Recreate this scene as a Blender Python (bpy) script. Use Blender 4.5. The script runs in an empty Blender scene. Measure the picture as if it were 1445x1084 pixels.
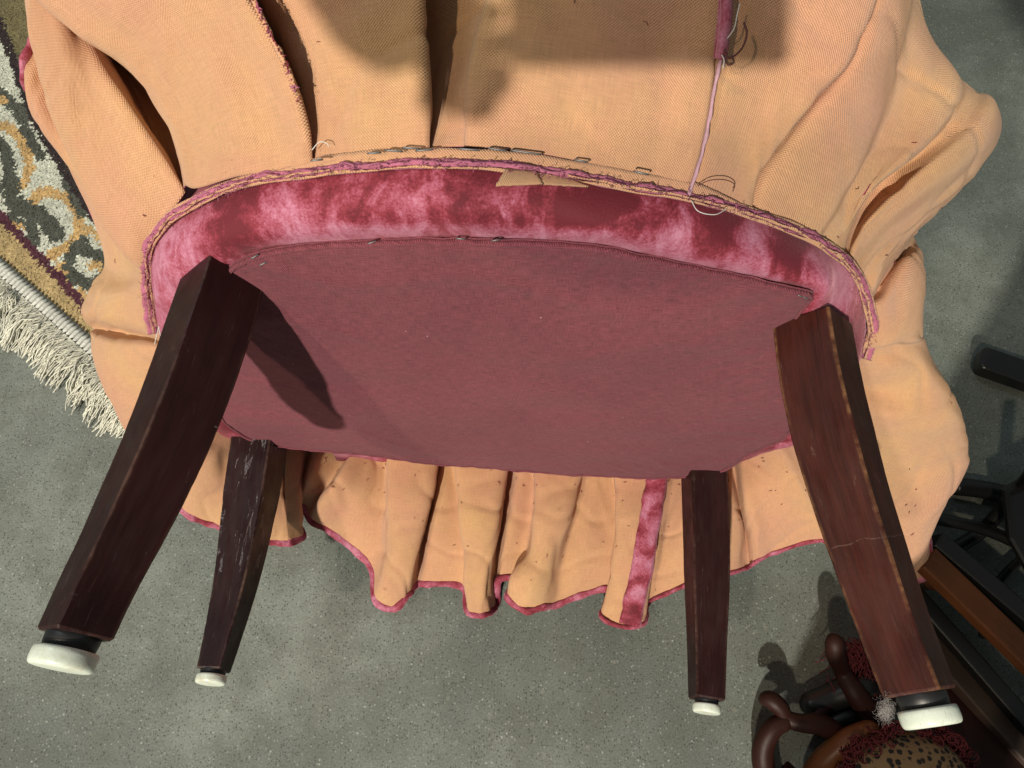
import bpy, bmesh, math, random
import numpy as np
from mathutils import Vector, noise, Matrix
random.seed(7); rng = np.random.default_rng(7)
sc = bpy.context.scene
col = sc.collection
R = math.radians

# ------------------------------------------------------------ camera
CAM_H = 1.18
PITCH = R(65)
FPX = 959.0
cam = bpy.data.objects.new('camera', bpy.data.cameras.new('camera'))
col.objects.link(cam)
cam.location = (0, 0, CAM_H)
cam.rotation_euler = (R(90) - PITCH, 0, 0)
cam.data.sensor_width = 36
cam.data.lens = 36 * FPX / 1445
cam.data.clip_start = 0.01
cam.data.clip_end = 200
sc.camera = cam
CP = np.array([0, 0, CAM_H])
FW = np.array([0, math.cos(PITCH), -math.sin(PITCH)])
UP = np.array([0, math.sin(PITCH), math.cos(PITCH)])
RT = np.array([1.0, 0, 0])

# ------------------------------------------------------------ light: room bounce + ceiling lamps + added overhead fill
w = bpy.data.worlds.new('World'); sc.world = w; w.use_nodes = True
bg = w.node_tree.nodes['Background']
bg.inputs['Color'].default_value = (0.82, 0.96, 0.95, 1); bg.inputs['Strength'].default_value = 0.15
sc.view_settings.view_transform = 'Standard'; sc.view_settings.look = 'None'
sc.view_settings.exposure = 0.0; sc.view_settings.gamma = 1.0

def lamp(name, loc, target, power, colr, size, spread=180):
    L = bpy.data.lights.new(name, 'AREA'); L.shape = 'DISK'; L.size = size
    L.energy = power; L.color = colr; L.spread = R(spread)
    o = bpy.data.objects.new(name, L); col.objects.link(o); o.location = loc
    o.rotation_euler = (Vector(target) - Vector(loc)).to_track_quat('-Z', 'Y').to_euler()
    return o
lamp('ceiling_spot', (-2.86, -7.34, CAM_H + 5.71), (0, .4, .5), 1330, (1, .92, .79), .24)
lamp('ceiling_spot', (-4.38, -5.40, CAM_H + 6.80), (0, .4, .5), 330, (1, .82, .62), .36)
lamp('overhead_fill', (-1.6, 1.4, CAM_H + 1.9), (0, .3, .2), 14, (.86, .96, 1), .7)  # cool fill added overhead to brighten the floor

# ------------------------------------------------------------ helpers
def at(x, y, d):
    return CP + ((x - 722.5) / FPX * RT - (y - 542) / FPX * UP + FW) * d
def atz(x, y, z):
    r = at(x, y, 1) - CP
    return CP + r * ((z - CAM_H) / r[2])
PC = np.array([-.019, .333, -.753]) + CP; PN = np.array([-.059, -.997, .060]); PN /= np.linalg.norm(PN)
def on(x, y, off=0.0):
    r = at(x, y, 1) - CP; c = PC + PN * off
    return CP + r * (((c - CP) @ PN) / (r @ PN))
def px_of(p):
    q = np.asarray(p) - CP; d = q @ FW
    return np.array([722.5 + FPX * (q @ RT) / d, 542 - FPX * (q @ UP) / d])

def link(name, verts, faces, mats, parent=None, smooth=True, uv=None, midx=None, attrs=None):
    me = bpy.data.meshes.new(name)
    me.from_pydata([tuple(map(float, v)) for v in verts], [], faces)
    if not isinstance(mats, (list, tuple)): mats = [mats]
    for m in mats: me.materials.append(m)
    if smooth: me.polygons.foreach_set('use_smooth', [True] * len(me.polygons))
    if midx is not None: me.polygons.foreach_set('material_index', midx)
    if uv is not None:
        l = me.uv_layers.new(name='uv')
        vi = np.zeros(len(me.loops), dtype=np.int32); me.loops.foreach_get('vertex_index', vi)
        l.data.foreach_set('uv', np.asarray(uv, dtype=np.float32)[vi].ravel())
    if attrs:
        for k, a in attrs.items():
            a = np.asarray(a, dtype=np.float32)
            if a.ndim == 1:
                at_ = me.attributes.new(k, 'FLOAT', 'POINT'); at_.data.foreach_set('value', a)
            else:
                at_ = me.attributes.new(k, 'FLOAT_COLOR', 'POINT'); at_.data.foreach_set('color', a.ravel())
    me.update()
    o = bpy.data.objects.new(name, me); col.objects.link(o)
    if parent is not None:
        o.parent = parent
        o.matrix_parent_inverse = Matrix.Translation(-Vector(parent.location))
    return o
def thing(name, label, cat, loc, group=None):
    o = bpy.data.objects.new(name, None); col.objects.link(o); o.location = loc
    o['label'] = label; o['category'] = cat
    if group: o['group'] = group
    return o
def cr(P, n_per=None, step=None, closed=False):
    """centripetal Catmull-Rom through P (k,3); returns dense polyline"""
    P = np.asarray(P, float); k = len(P)
    if closed: Q = np.vstack([P[-1], P, P[0], P[1]])
    else: Q = np.vstack([2 * P[0] - P[1], P, 2 * P[-1] - P[-2]])
    segs = k if closed else k - 1
    out = []
    for i in range(segs):
        a, b, c, d = Q[i], Q[i + 1], Q[i + 2], Q[i + 3]
        L = np.linalg.norm(c - b)
        n = n_per[i] if n_per is not None else max(2, int(L / step))
        t0 = 0; t1 = t0 + max(1e-4, np.linalg.norm(b - a)) ** .5; t2 = t1 + max(1e-4, L) ** .5; t3 = t2 + max(1e-4, np.linalg.norm(d - c)) ** .5
        t = np.linspace(t1, t2, n, endpoint=False)[:, None]
        A1 = (t1 - t) / (t1 - t0) * a + (t - t0) / (t1 - t0) * b
        A2 = (t2 - t) / (t2 - t1) * b + (t - t1) / (t2 - t1) * c
        A3 = (t3 - t) / (t3 - t2) * c + (t - t2) / (t3 - t2) * d
        B1 = (t2 - t) / (t2 - t0) * A1 + (t - t0) / (t2 - t0) * A2
        B2 = (t3 - t) / (t3 - t1) * A2 + (t - t1) / (t3 - t1) * A3
        out.append((t2 - t) / (t2 - t1) * B1 + (t - t1) / (t2 - t1) * B2)
    if not closed: out.append(P[-1:])
    return np.vstack(out)
def resample(P, n):
    P = np.asarray(P); s = np.concatenate([[0], np.cumsum(np.linalg.norm(np.diff(P, axis=0), axis=1))])
    t = np.linspace(0, s[-1], n)
    return np.stack([np.interp(t, s, P[:, i]) for i in range(P.shape[1])], 1)
def grid_faces(nr, nc, closed=False):
    f = []
    for i in range(nr - 1):
        for j in range(nc if closed else nc - 1):
            j2 = (j + 1) % nc
            f.append((i * nc + j, i * nc + j2, (i + 1) * nc + j2, (i + 1) * nc + j))
    return f
def tube(path, rad, seg=8, caps=True, flat=1.0, flatdir=None):
    P = np.asarray(path, float); n = len(P)
    rad = np.broadcast_to(np.asarray(rad, float), (n,))
    T = np.gradient(P, axis=0); T /= np.linalg.norm(T, axis=1)[:, None] + 1e-9
    ref = np.array([0, 0, 1.]) if flatdir is None else np.asarray(flatdir, float)
    if abs(T[0] @ ref) > .95: ref = np.array([1., 0, 0])
    V = []
    a = np.cross(T[0], ref); a /= np.linalg.norm(a)
    for i in range(n):
        a = a - T[i] * (a @ T[i]); a /= np.linalg.norm(a) + 1e-9
        b = np.cross(T[i], a)
        for s in range(seg):
            q = 2 * math.pi * s / seg
            V.append(P[i] + rad[i] * (math.cos(q) * a + flat * math.sin(q) * b))
    F = grid_faces(n, seg, True)
    F = [tuple(reversed(f)) for f in F]
    if caps:
        F.append(tuple(range(seg))); F.append(tuple(reversed(range((n - 1) * seg, n * seg))))
    return V, F
class MB:
    def __init__(s): s.v = []; s.f = []; s.m = []; s.a = []
    def add(s, V, F, m=0, a=None):
        b = len(s.v); s.v += [tuple(map(float, q)) for q in V]; s.f += [tuple(i + b for i in f) for f in F]; s.m += [m] * len(F)
        s.a += (list(a) if a is not None else [(0, 0, 0, 1)] * len(V))
    def box(s, c, ax, m=0):
        c = np.asarray(c, float); ax = [np.asarray(q, float) for q in ax]
        V = [c + i * ax[0] + j * ax[1] + k * ax[2] for i in (-1, 1) for j in (-1, 1) for k in (-1, 1)]
        s.add(V, [(0, 1, 3, 2), (4, 6, 7, 5), (0, 4, 5, 1), (2, 3, 7, 6), (0, 2, 6, 4), (1, 5, 7, 3)], m)
    def build(s, name, mats, parent=None, smooth=True, attr=None):
        return link(name, s.v, s.f, mats, parent, smooth, midx=s.m, attrs={attr: np.array(s.a)} if attr else None)
def bevel(o, wd, seg=2, ang=40):
    m = o.modifiers.new('bevel', 'BEVEL'); m.width = wd; m.segments = seg; m.limit_method = 'ANGLE'; m.angle_limit = R(ang)

# ------------------------------------------------------------ materials
class Mat:
    def __init__(s, name, rough=.7):
        s.m = bpy.data.materials.new(name); s.m.use_nodes = True; s.nt = s.m.node_tree; s.n = s.nt.nodes; s.l = s.nt.links
        s.b = s.n['Principled BSDF']; s.b.inputs['Roughness'].default_value = rough
    def node(s, t, **kw):
        nd = s.n.new(t)
        for k, v in kw.items():
            if k.startswith('_'): setattr(nd, k[1:], v)
            else:
                key = int(k[1:]) if k[0] == 'i' and k[1:].isdigit() else k.replace('__', ' ')
                if hasattr(v, 'is_output') or isinstance(v, bpy.types.NodeSocket): s.l.new(v, nd.inputs[key])
                else: nd.inputs[key].default_value = v
        return nd
    def math(s, op, a, b=0.0, c=0.0, clamp=False):
        nd = s.node('ShaderNodeMath', _operation=op, i0=a, i1=b, i2=c); nd.use_clamp = clamp
        return nd.outputs[0]
    def mix(s, f, a, b, blend='MIX'):
        nd = s.n.new('ShaderNodeMix'); nd.data_type = 'RGBA'; nd.blend_type = blend
        for key, v in ((0, f), (6, a), (7, b)):
            if isinstance(v, bpy.types.NodeSocket): s.l.new(v, nd.inputs[key])
            else: nd.inputs[key].default_value = (tuple(v) + (1,)) if (not isinstance(v, (int, float)) and len(v) == 3) else v
        return nd.outputs[2]
    def ramp(s, f, stops):
        nd = s.n.new('ShaderNodeValToRGB'); s.l.new(f, nd.inputs[0]); e = nd.color_ramp.elements
        while len(e) < len(stops): e.new(.5)
        for q, (p, c) in zip(e, stops):
            q.position = p; q.color = (c, c, c, 1) if isinstance(c, (int, float)) else tuple(c) + (1,)
        return nd.outputs[0]
    def noise(s, vec, scale, detail=3, rough=.55, dist=0):
        return s.node('ShaderNodeTexNoise', Vector=vec, Scale=scale, Detail=detail, Roughness=rough, Distortion=dist).outputs[0]
    def obj(s): return s.node('ShaderNodeTexCoord').outputs['Object']
    def uv(s): return s.node('ShaderNodeUVMap').outputs[0]
    def attr(s, name, out='Fac'): return s.node('ShaderNodeAttribute', _attribute_name=name).outputs[out]
    def color(s, c): 
        if isinstance(c, bpy.types.NodeSocket): s.l.new(c, s.b.inputs['Base Color'])
        else: s.b.inputs['Base Color'].default_value = tuple(c) + (1,)
    def rough(s, v): s.l.new(v, s.b.inputs['Roughness'])
    def bump(s, h, strength=.5, dist=.002):
        nd = s.node('ShaderNodeBump', Strength=strength, Distance=dist, Height=h); s.l.new(nd.outputs[0], s.b.inputs['Normal'])
    def scale(s, vec, sx, sy, sz=1):
        return s.node('ShaderNodeMapping', Vector=vec, Scale=(sx, sy, sz)).outputs[0]

def weave_nodes(M, pitch, jitter=.25):
    uv = M.uv()
    n = M.node('ShaderNodeTexNoise', Vector=uv, Scale=25.0, Detail=2.0)
    off = M.node('ShaderNodeVectorMath', _operation='SCALE', i0=n.outputs['Color'], Scale=pitch * jitter * 4)
    q = M.node('ShaderNodeVectorMath', _operation='ADD', i0=uv, i1=off.outputs[0]).outputs[0]
    sp = M.node('ShaderNodeSeparateXYZ', Vector=q)
    k = math.pi / pitch
    sx = M.math('SINE', M.math('MULTIPLY', sp.outputs[0], k)); sy = M.math('SINE', M.math('MULTIPLY', sp.outputs[1], k))
    pr = M.math('MULTIPLY', sx, sy)                      # checker of over / under
    ax = M.math('ABSOLUTE', sx); ay = M.math('ABSOLUTE', sy)
    hole = M.math('MULTIPLY', M.math('SUBTRACT', 1.0, ax), M.math('SUBTRACT', 1.0, ay))
    return pr, hole, uv, ax, ay

def mk_lining():
    M = Mat('peach_lining', .95)
    pr, hole, uv, ax, ay = weave_nodes(M, .00118)
    o = M.obj()
    n1 = M.ramp(M.noise(o, 7, 4), [(.35, 0.), (.68, 1.)])
    n2 = M.ramp(M.noise(o, 19, 5, .65), [(.48, 0.), (.8, 1.)])
    c = M.mix(n1, (.66, .355, .220), (.70, .425, .205))
    c = M.mix(M.math('MULTIPLY', n2, .5), c, (.63, .30, .20))
    th = M.noise(M.scale(uv, 60, 900), 1, 2); tv = M.noise(M.scale(uv, 900, 60), 1, 2)
    thr = M.ramp(M.math('ADD', M.math('MULTIPLY', th, .5), M.math('MULTIPLY', tv, .5)), [(.35, .82), (.65, 1.07)])
    c = M.mix(1.0, c, thr, 'MULTIPLY')
    under = M.math('MULTIPLY', M.math('MAXIMUM', M.math('MULTIPLY', pr, -1.0), 0.0), .5)
    c = M.mix(M.math('ADD', under, M.math('MULTIPLY', hole, .55), clamp=True), c, (.42, .19, .085))
    sp = M.node('ShaderNodeTexVoronoi', Vector=uv, Scale=70.0, Randomness=1.0)
    spn = M.math('LESS_THAN', sp.outputs['Distance'], .045)
    gate = M.math('GREATER_THAN', M.noise(uv, 9, 3), .60)
    c = M.mix(M.math('MULTIPLY', M.math('MULTIPLY', spn, gate), .75), c, (.25, .06, .05))
    M.color(c)
    h = M.math('ADD', M.math('MULTIPLY', pr, .6), M.math('MULTIPLY', M.noise(uv, 260, 2), .8))
    M.bump(h, .65, .0013)
    M.b.inputs['Sheen Weight'].default_value = .15
    return M.m
def mk_velvet(name='crushed_velvet', use_attr=True):
    M = Mat(name, .8)
    o = M.obj()
    nf = M.noise(o, 420, 2, .7); nm = M.noise(o, 38, 4, .6, .6); nl = M.noise(o, 17, 3, .5, 1.0); ns = M.noise(M.scale(o, 42, 30, 16), 1, 3, .55, 1.2)
    if use_attr:
        base = M.attr('nap')
        f = M.math('ADD', base, M.math('ADD', M.math('MULTIPLY', M.math('SUBTRACT', nm, .5), .55), M.math('MULTIPLY', M.math('SUBTRACT', ns, .5), 1.1)))
    else:
        f = M.math('ADD', nl, M.math('MULTIPLY', M.math('SUBTRACT', nm, .5), 1.1))
    f = M.math('ADD', f, M.math('MULTIPLY', M.math('SUBTRACT', nf, .5), .55))
    c = M.ramp(f, [(.22, (.125, .007, .017)), (.40, (.23, .022, .042)), (.56, (.35, .078, .130)), (.80, (.49, .195, .29))])
    M.color(c); M.bump(nf, .5, .0015)
    M.b.inputs['Sheen Weight'].default_value = .35; M.b.inputs['Sheen Roughness'].default_value = .4
    M.b.inputs['Sheen Tint'].default_value = (1, .5, .6, 1)
    return M.m
def mk_dust():
    M = Mat('mauve_cambric', .75)
    pr, hole, uv, ax, ay = weave_nodes(M, .0010)
    o = M.obj()
    st = M.noise(M.scale(uv, 40, 150), 1, 3); n = M.noise(o, 6, 4)
    c = M.mix(M.ramp(n, [(.3, 0.), (.7, 1.)]), (.160, .042, .058), (.205, .058, .076))
    c = M.mix(1.0, c, M.ramp(st, [(.3, .93), (.7, 1.06)]), 'MULTIPLY')
    c = M.mix(M.math('MULTIPLY', M.math('MAXIMUM', pr, 0.0), .45), c, (.29, .085, .11))
    th = M.noise(M.scale(uv, 90, 1300), 1, 2); tv = M.noise(M.scale(uv, 1300, 90), 1, 2)
    c = M.mix(1.0, c, M.ramp(M.math('ADD', M.math('MULTIPLY', th, .6), M.math('MULTIPLY', tv, .4)), [(.34, .62), (.66, 1.34)]), 'MULTIPLY')
    sv_ = M.node('ShaderNodeTexVoronoi', Vector=uv, Scale=42.0, Randomness=1.0)
    c = M.mix(M.math('MULTIPLY', M.math('LESS_THAN', sv_.outputs['Distance'], .035), M.math('GREATER_THAN', M.noise(uv, 12, 2), .52)), c, (.45, .30, .30))
    lint = M.ramp(M.noise(M.scale(uv, 30, 90), 6, 4, .7), [(.70, 0.), (.80, 1.)])
    c = M.mix(M.math('MULTIPLY', lint, .3), c, (.42, .25, .26))
    M.color(c); M.bump(M.math('ADD', pr, M.math('MULTIPLY', M.noise(uv, 120, 3), 1.5)), .5, .0012)
    M.b.inputs['Sheen Weight'].default_value = .05; M.b.inputs['Specular IOR Level'].default_value = .15
    return M.m
def mk_wood(name, ca, cb, worn=(.42, .24, .11), rough=.38, edge=True, scr=.6, scuff=False, hair=()):
    M = Mat(name, rough); M.b.inputs['Specular IOR Level'].default_value = .22
    uv = M.uv(); 
    g = M.noise(M.scale(uv, 70, 9), 1, 6, .7, .6); g2 = M.noise(M.scale(uv, 900, 60), 1, 3, .6)
    c = M.mix(M.ramp(g, [(.3, 0.), (.7, 1.)]), ca, cb)
    c = M.mix(M.math('MULTIPLY', M.ramp(g2, [(.45, 0.), (.75, 1.)]), .45), c, tuple(q * .35 for q in ca))
    blot = M.ramp(M.noise(uv, 9, 4), [(.42, 0.), (.7, 1.)])
    c = M.mix(M.math('MULTIPLY', blot, .5), c, tuple(q * 1.5 for q in cb))
    sc_ = M.ramp(M.noise(M.scale(uv, 30, 12), 1, 6, .75, 2.0), [(.62, 0.), (.70, 1.)])
    c = M.mix(M.math('MULTIPLY', sc_, scr * .22), c, (.34, .25, .22))
    rot = M.node('ShaderNodeMapping', Vector=uv, Rotation=(0, 0, .5), Scale=(22, 260, 1)).outputs[0]
    thin = M.ramp(M.noise(rot, 1, 2, .5), [(.72, 0.), (.76, 1.)])
    gate = M.ramp(M.noise(uv, 22, 3), [(.58, 0.), (.64, 1.)])
    c = M.mix(M.math('MULTIPLY', M.math('MULTIPLY', thin, gate), .30 * scr), c, (.45, .37, .33))
    sy = M.node('ShaderNodeSeparateXYZ', Vector=uv).outputs[1]
    if scuff:
        a_ = M.ramp(M.noise(M.scale(uv, 34, 20), 1, 4, .6, 1.2), [(.60, 0.), (.625, 1.)]); b_ = M.ramp(M.noise(M.scale(uv, 160, 260), 1, 4, .7), [(.42, 0.), (.62, 1.)])
        up_ = M.math('LESS_THAN', sy, scuff)
        c = M.mix(M.math('MULTIPLY', M.math('MULTIPLY', a_, b_), M.math('MULTIPLY', up_, .6)), c, (.26, .25, .27))
    for v0 in hair:
        q = M.math('ABSOLUTE', M.math('SUBTRACT', M.math('ADD', sy, M.math('MULTIPLY', M.noise(uv, 9, 1), .014)), v0 + .007))
        q = M.math('MULTIPLY', M.math('LESS_THAN', q, .00055), M.ramp(M.noise(uv, 60, 3), [(.40, 0.), (.5, 1.)]))
        c = M.mix(M.math('MULTIPLY', q, .17), c, (.30, .19, .16))
    if edge:
        e = M.attr('edge')
        ef = M.math('MULTIPLY', e, M.math('MULTIPLY', M.ramp(M.noise(M.scale(uv, 12, 8), 1, 6, .7), [(.44, 0.), (.64, 1.)]), M.ramp(M.noise(uv, 130, 3), [(.35, .3), (.6, 1.)])))
        c = M.mix(ef, c, worn)
    M.color(c)
    M.rough(M.ramp(M.noise(uv, 25, 4), [(.3, rough - .08), (.75, rough + .25)]))
    M.bump(M.math('ADD', g2, M.math('MULTIPLY', g, .5)), .25, .0006)
    return M.m
def mk_plain(name, c, rough=.5, nscale=30, var=.25, bumpd=.0005, metallic=0.0):
    M = Mat(name, rough); o = M.obj()
    n = M.noise(o, nscale, 4)
    M.color(M.mix(n, tuple(q * (1 - var) for q in c), tuple(min(1, q * (1 + var)) for q in c)))
    M.bump(M.noise(o, nscale * 6, 3), .3, bumpd); M.b.inputs['Metallic'].default_value = metallic
    return M.m
def mk_concrete():
    M = Mat('ground_concrete', .62); o = M.obj()
    big = M.noise(o, 2.2, 6, .62, .5); mid = M.noise(o, 11, 6, .7); fine = M.noise(o, 330, 3, .7)
    c = M.ramp(big, [(.34, (.098, .114, .102)), (.5, (.150, .171, .152)), (.64, (.215, .236, .211))])
    c = M.mix(M.ramp(mid, [(.40, 0.), (.62, .55)]), c, (.098, .106, .088))
    c = M.mix(1.0, c, M.ramp(fine, [(.3, .66), (.7, 1.34)]), 'MULTIPLY')
    def specks(scale, thr, gate, colr, amt, dens):
        nonlocal c
        v = M.node('ShaderNodeTexVoronoi', Vector=o, Scale=scale, Randomness=1.0)
        near = M.math('LESS_THAN', v.outputs['Distance'], thr)
        pick = M.math('GREATER_THAN', M.node('ShaderNodeSeparateColor', Color=v.outputs['Color']).outputs[0], dens)
        c = M.mix(M.math('MULTIPLY', M.math('MULTIPLY', near, pick), amt), c, colr)
    specks(260, .36, 0, (.040, .043, .037), .7, .72)
    specks(200, .28, 0, (.31, .33, .31), .5, .78)
    specks(130, .20, 0, (.42, .44, .40), .6, .93)
    specks(95, .13, 0, (.030, .030, .026), .7, .88)
    specks(60, .20, 0, (.26, .26, .22), .3, .8)
    dirt = M.ramp(M.noise(o, 34, 6, .8), [(.60, 0.), (.72, 1.)])
    c = M.mix(M.math('MULTIPLY', dirt, .45), c, (.070, .072, .062))
    M.color(c); M.bump(M.math('ADD', fine, M.math('MULTIPLY', mid, 1.5)), .25, .0012)
    M.rough(M.ramp(mid, [(.3, .5), (.7, .75)]))
    return M.m
def mk_attrcol(name, rough=.95, hair=False):
    M = Mat(name, rough); c = M.attr('col', 'Color')
    n = M.noise(M.obj(), 300, 2)
    M.color(M.mix(1.0, c, M.ramp(n, [(.3, .75), (.7, 1.2)]), 'MULTIPLY'))
    return M.m
def mk_leopard():
    M = Mat('leopard_plush', .9); uv = M.uv(); o = M.obj()
    v = M.node('ShaderNodeTexVoronoi', Vector=o, Scale=105.0, Randomness=.7)
    d = M.math('ADD', v.outputs['Distance'], M.math('MULTIPLY', M.math('SUBTRACT', M.noise(o, 300, 2), .5), .35))
    spot = M.ramp(d, [(.36, 1.), (.46, 0.)])
    c = M.mix(M.noise(o, 40, 3), (.15, .092, .042), (.23, .15, .075))
    c = M.mix(spot, c, (.012, .010, .009)); M.color(c); M.bump(M.noise(o, 500, 2), .5, .002)
    return M.m
m_lining = mk_lining(); m_velvet = mk_velvet(); m_velvet2 = mk_velvet('pink_velvet', False); m_dust = mk_dust(); m_pink = mk_plain('pink_raw_velvet', (.40, .125, .20), .95, 90, .5, .002)
m_leg = mk_wood('dark_mahogany', (.0135, .0046, .0050), (.026, .0078, .0074), worn=(.085, .045, .034))
m_legr = mk_wood('worn_mahogany', (.024, .0068, .0056), (.056, .0142, .0098), worn=(.26, .13, .060), scr=1.0, hair=(2.205,))
m_legs = mk_wood('scuffed_mahogany', (.0105, .0042, .0052), (.020, .0068, .0074), worn=(.11, .065, .05), scr=1.0, scuff=3.19)
m_brown = mk_wood('brown_wood', (.075, .026, .010), (.13, .046, .016), worn=(.3, .15, .06), rough=.35, edge=False, scr=.3)
m_black = mk_plain('black_lacquer', (.010, .010, .010), .4)
m_carved = mk_wood('carved_mahogany', (.015, .0050, .0040), (.032, .0095, .0062), rough=.45, edge=False, scr=.2)
Mg = Mat('white_nylon', .3); og = Mg.obj(); dg_ = Mg.ramp(Mg.noise(og, 55, 5, .7), [(.52, 0.), (.68, .55)]); dl_ = Mg.ramp(Mg.noise(Mg.scale(og, 400, 90, 400), 1, 3), [(.62, 0.), (.70, .35)])
Mg.color(Mg.mix(dl_, Mg.mix(dg_, (.66, .73, .64), (.46, .42, .30)), (.30, .28, .24))); Mg.bump(Mg.noise(og, 160, 3), .25, .0008); m_glide = Mg.m

m_rubber = mk_plain('black_rubber', (.012, .012, .014), .45)
m_floor = mk_concrete()
m_rug = mk_attrcol('rug_pile'); m_fringe = mk_attrcol('rug_fringe')
m_metal = mk_plain('staple_steel', (.20, .20, .20), .5, 200, .2, metallic=.7)
m_thread = mk_plain('dark_thread', (.10, .03, .03), .8); m_threadw = mk_plain('white_thread', (.6, .58, .55), .8)
m_tassel = mk_plain('red_tassel', (.10, .008, .012), .8, 200, .5)
m_leopard = mk_leopard()
m_fibre = mk_plain('brown_fibre', (.22, .06, .05), .95, 200, .5)
m_lint = mk_plain('grey_lint', (.35, .33, .32), .95)

# ------------------------------------------------------------ ground
n = 40; S = 12.0
gx = np.linspace(-S, S, n)
V = [(x, y, 0) for y in gx for x in gx]
g = link('ground', V, grid_faces(n, n), m_floor); g['kind'] = 'structure'

# ------------------------------------------------------------ the overturned chair
chair = thing('upholstered_chair', 'skirted pink velvet chair tipped on its back showing mauve underside and four dark legs', 'chair', tuple(at(700, 660, 1.1) * [1, 1, 0]))

# dust cover edge (pixels on the seat plane) paired with the outer seam of the seat
DUST = [(345, 612), (318, 592), (300, 560), (285, 510), (287, 450), (305, 400), (340, 360), (400, 345), (480, 339), (560, 335), (650, 333), (760, 337), (850, 344), (905, 356),
        (1000, 376), (1090, 394), (1150, 411), (1128, 440), (1112, 480), (1113, 540), (1118, 605), (1060, 637), (1020, 661), (960, 669), (860, 669), (760, 663), (660, 654), (560, 643), (480, 634), (400, 626)]
RING = [(328, 622, 1.02), (292, 595, .96), (262, 555, .92), (240, 505, .86), (226, 465, .80), (217, 410, .73), (214, 355, .67), (238, 318, .635), (288, 286, .602), (350, 262, .573), (440, 249, .546), (500, 242, .534), (620, 236, .527), (740, 243, .529), (830, 258, .535), (900, 271, .542),
        (975, 284, .552), (1066, 310, .58), (1150, 345, .61), (1200, 385, .65), (1222, 440, .71), (1215, 505, .77), (1160, 592, .91), (1060, 642, 1.07), (1020, 660, 1.11), (960, 664, 1.14), (860, 663, 1.15), (760, 657, 1.15), (660, 648, 1.15), (560, 637, 1.14), (480, 629, 1.12), (400, 623, 1.09)]
DP = cr([on(x, y) for x, y in DUST], step=.006)
NB = 420
ringD = cr([at(*q) for q in RING], step=.01, closed=True)
dustC = cr([on(x, y) for x, y in DUST], step=.01, closed=True)
cen = ringD.mean(0)
def by_angle(P, n):
    # resample a closed curve by angle about the seat centre, in the seat plane
    e1 = np.array([1., 0, 0]); e2 = np.cross(PN, e1)
    q = P - cen; a = np.unwrap(np.arctan2(q @ e2, q @ e1))
    if a[-1] < a[0]: P = P[::-1]; q = P - cen; a = np.unwrap(np.arctan2(q @ e2, q @ e1))
    t = np.linspace(-math.pi, math.pi, n, endpoint=False)
    a2 = np.concatenate([a - 2 * math.pi, a, a + 2 * math.pi]); P2 = np.vstack([P, P, P])
    o = np.argsort(a2, kind='stable')
    return np.stack([np.interp(t, a2[o], P2[o][:, i]) for i in range(3)], 1)
A = by_angle(dustC, NB); B = by_angle(ringD, NB)
A2 = A + (cen - A) * .05 - PN * .002
lowf = np.clip((A[:, 2] - (CAM_H - .93)) / .10, 0, 1)[:, None]          # the rear edge is pulled flat
rows = [A2]
for k, t in enumerate(np.linspace(0, 1, 22)):
    bul = math.sin(math.pi * min(1, t * 1.02)) ** .8 if t < 1 else 0
    outw = (B - A); outw /= np.linalg.norm(outw, axis=1)[:, None] + 1e-9
    P = A * (1 - t) + B * t + PN * (.016 * bul) * lowf + (B - cen) * (.022 * bul) * lowf - (1 - lowf) * outw * (.006 * math.sin(math.pi * t))
    lump = np.array([noise.noise(Vector(p) * 26) for p in P]) * .004 * math.sin(math.pi * t)
    rows.append(P + PN * lump[:, None])
back = B - PN * .02 + (B - cen) * -.01
rows.append(back); rows.append(B - PN * .16); rows.append(B - PN * .17 + (cen - B) * .3); rows.append(B * 0 + cen - PN * .19)
V = np.vstack(rows)
# nap patches of the crushed velvet, (x, y, rx, ry, value)
NAP = [(325, 305, 40, 45, .18), (255, 330, 38, 60, .66), (230, 420, 25, 60, .66), (410, 300, 40, 30, .62), (500, 275, 50, 30, .35), (560, 300, 40, 25, .30), (660, 285, 45, 45, .25), (600, 270, 30, 25, .55), (720, 290, 40, 25, .5),
       (830, 290, 70, 28, .12), (770, 275, 40, 20, .28), (905, 310, 40, 28, .25), (960, 320, 20, 30, .75), (1010, 335, 35, 30, .12), (1040, 370, 22, 20, .8), (1060, 340, 22, 22, .8), (1115, 355, 38, 32, .10), (1080, 380, 20, 22, .75),
       (1165, 380, 28, 30, .85), (1195, 400, 18, 30, .75), (1205, 470, 20, 40, .10), (1150, 430, 20, 20, .45), (1185, 440, 18, 30, .7), (985, 375, 30, 12, .85), (440, 330, 70, 10, .70), (620, 325, 120, 8, .72), (820, 333, 110, 8, .74), (930, 350, 50, 8, .74)]
pxs = np.array([px_of(p) for p in V]); nap = np.full(len(V), .44); wsum = np.ones(len(V)) * .35
acc = nap * wsum
for x, y, rx, ry, v in NAP:
    wgt = 2.5 * np.exp(-(((pxs[:, 0] - x) / rx) ** 2 + ((pxs[:, 1] - y) / ry) ** 2)); acc += wgt * v; wsum += wgt
nap = acc / wsum
link('seat_rail', V, grid_faces(len(rows), NB, True), m_velvet, chair, attrs={'nap': nap})

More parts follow.
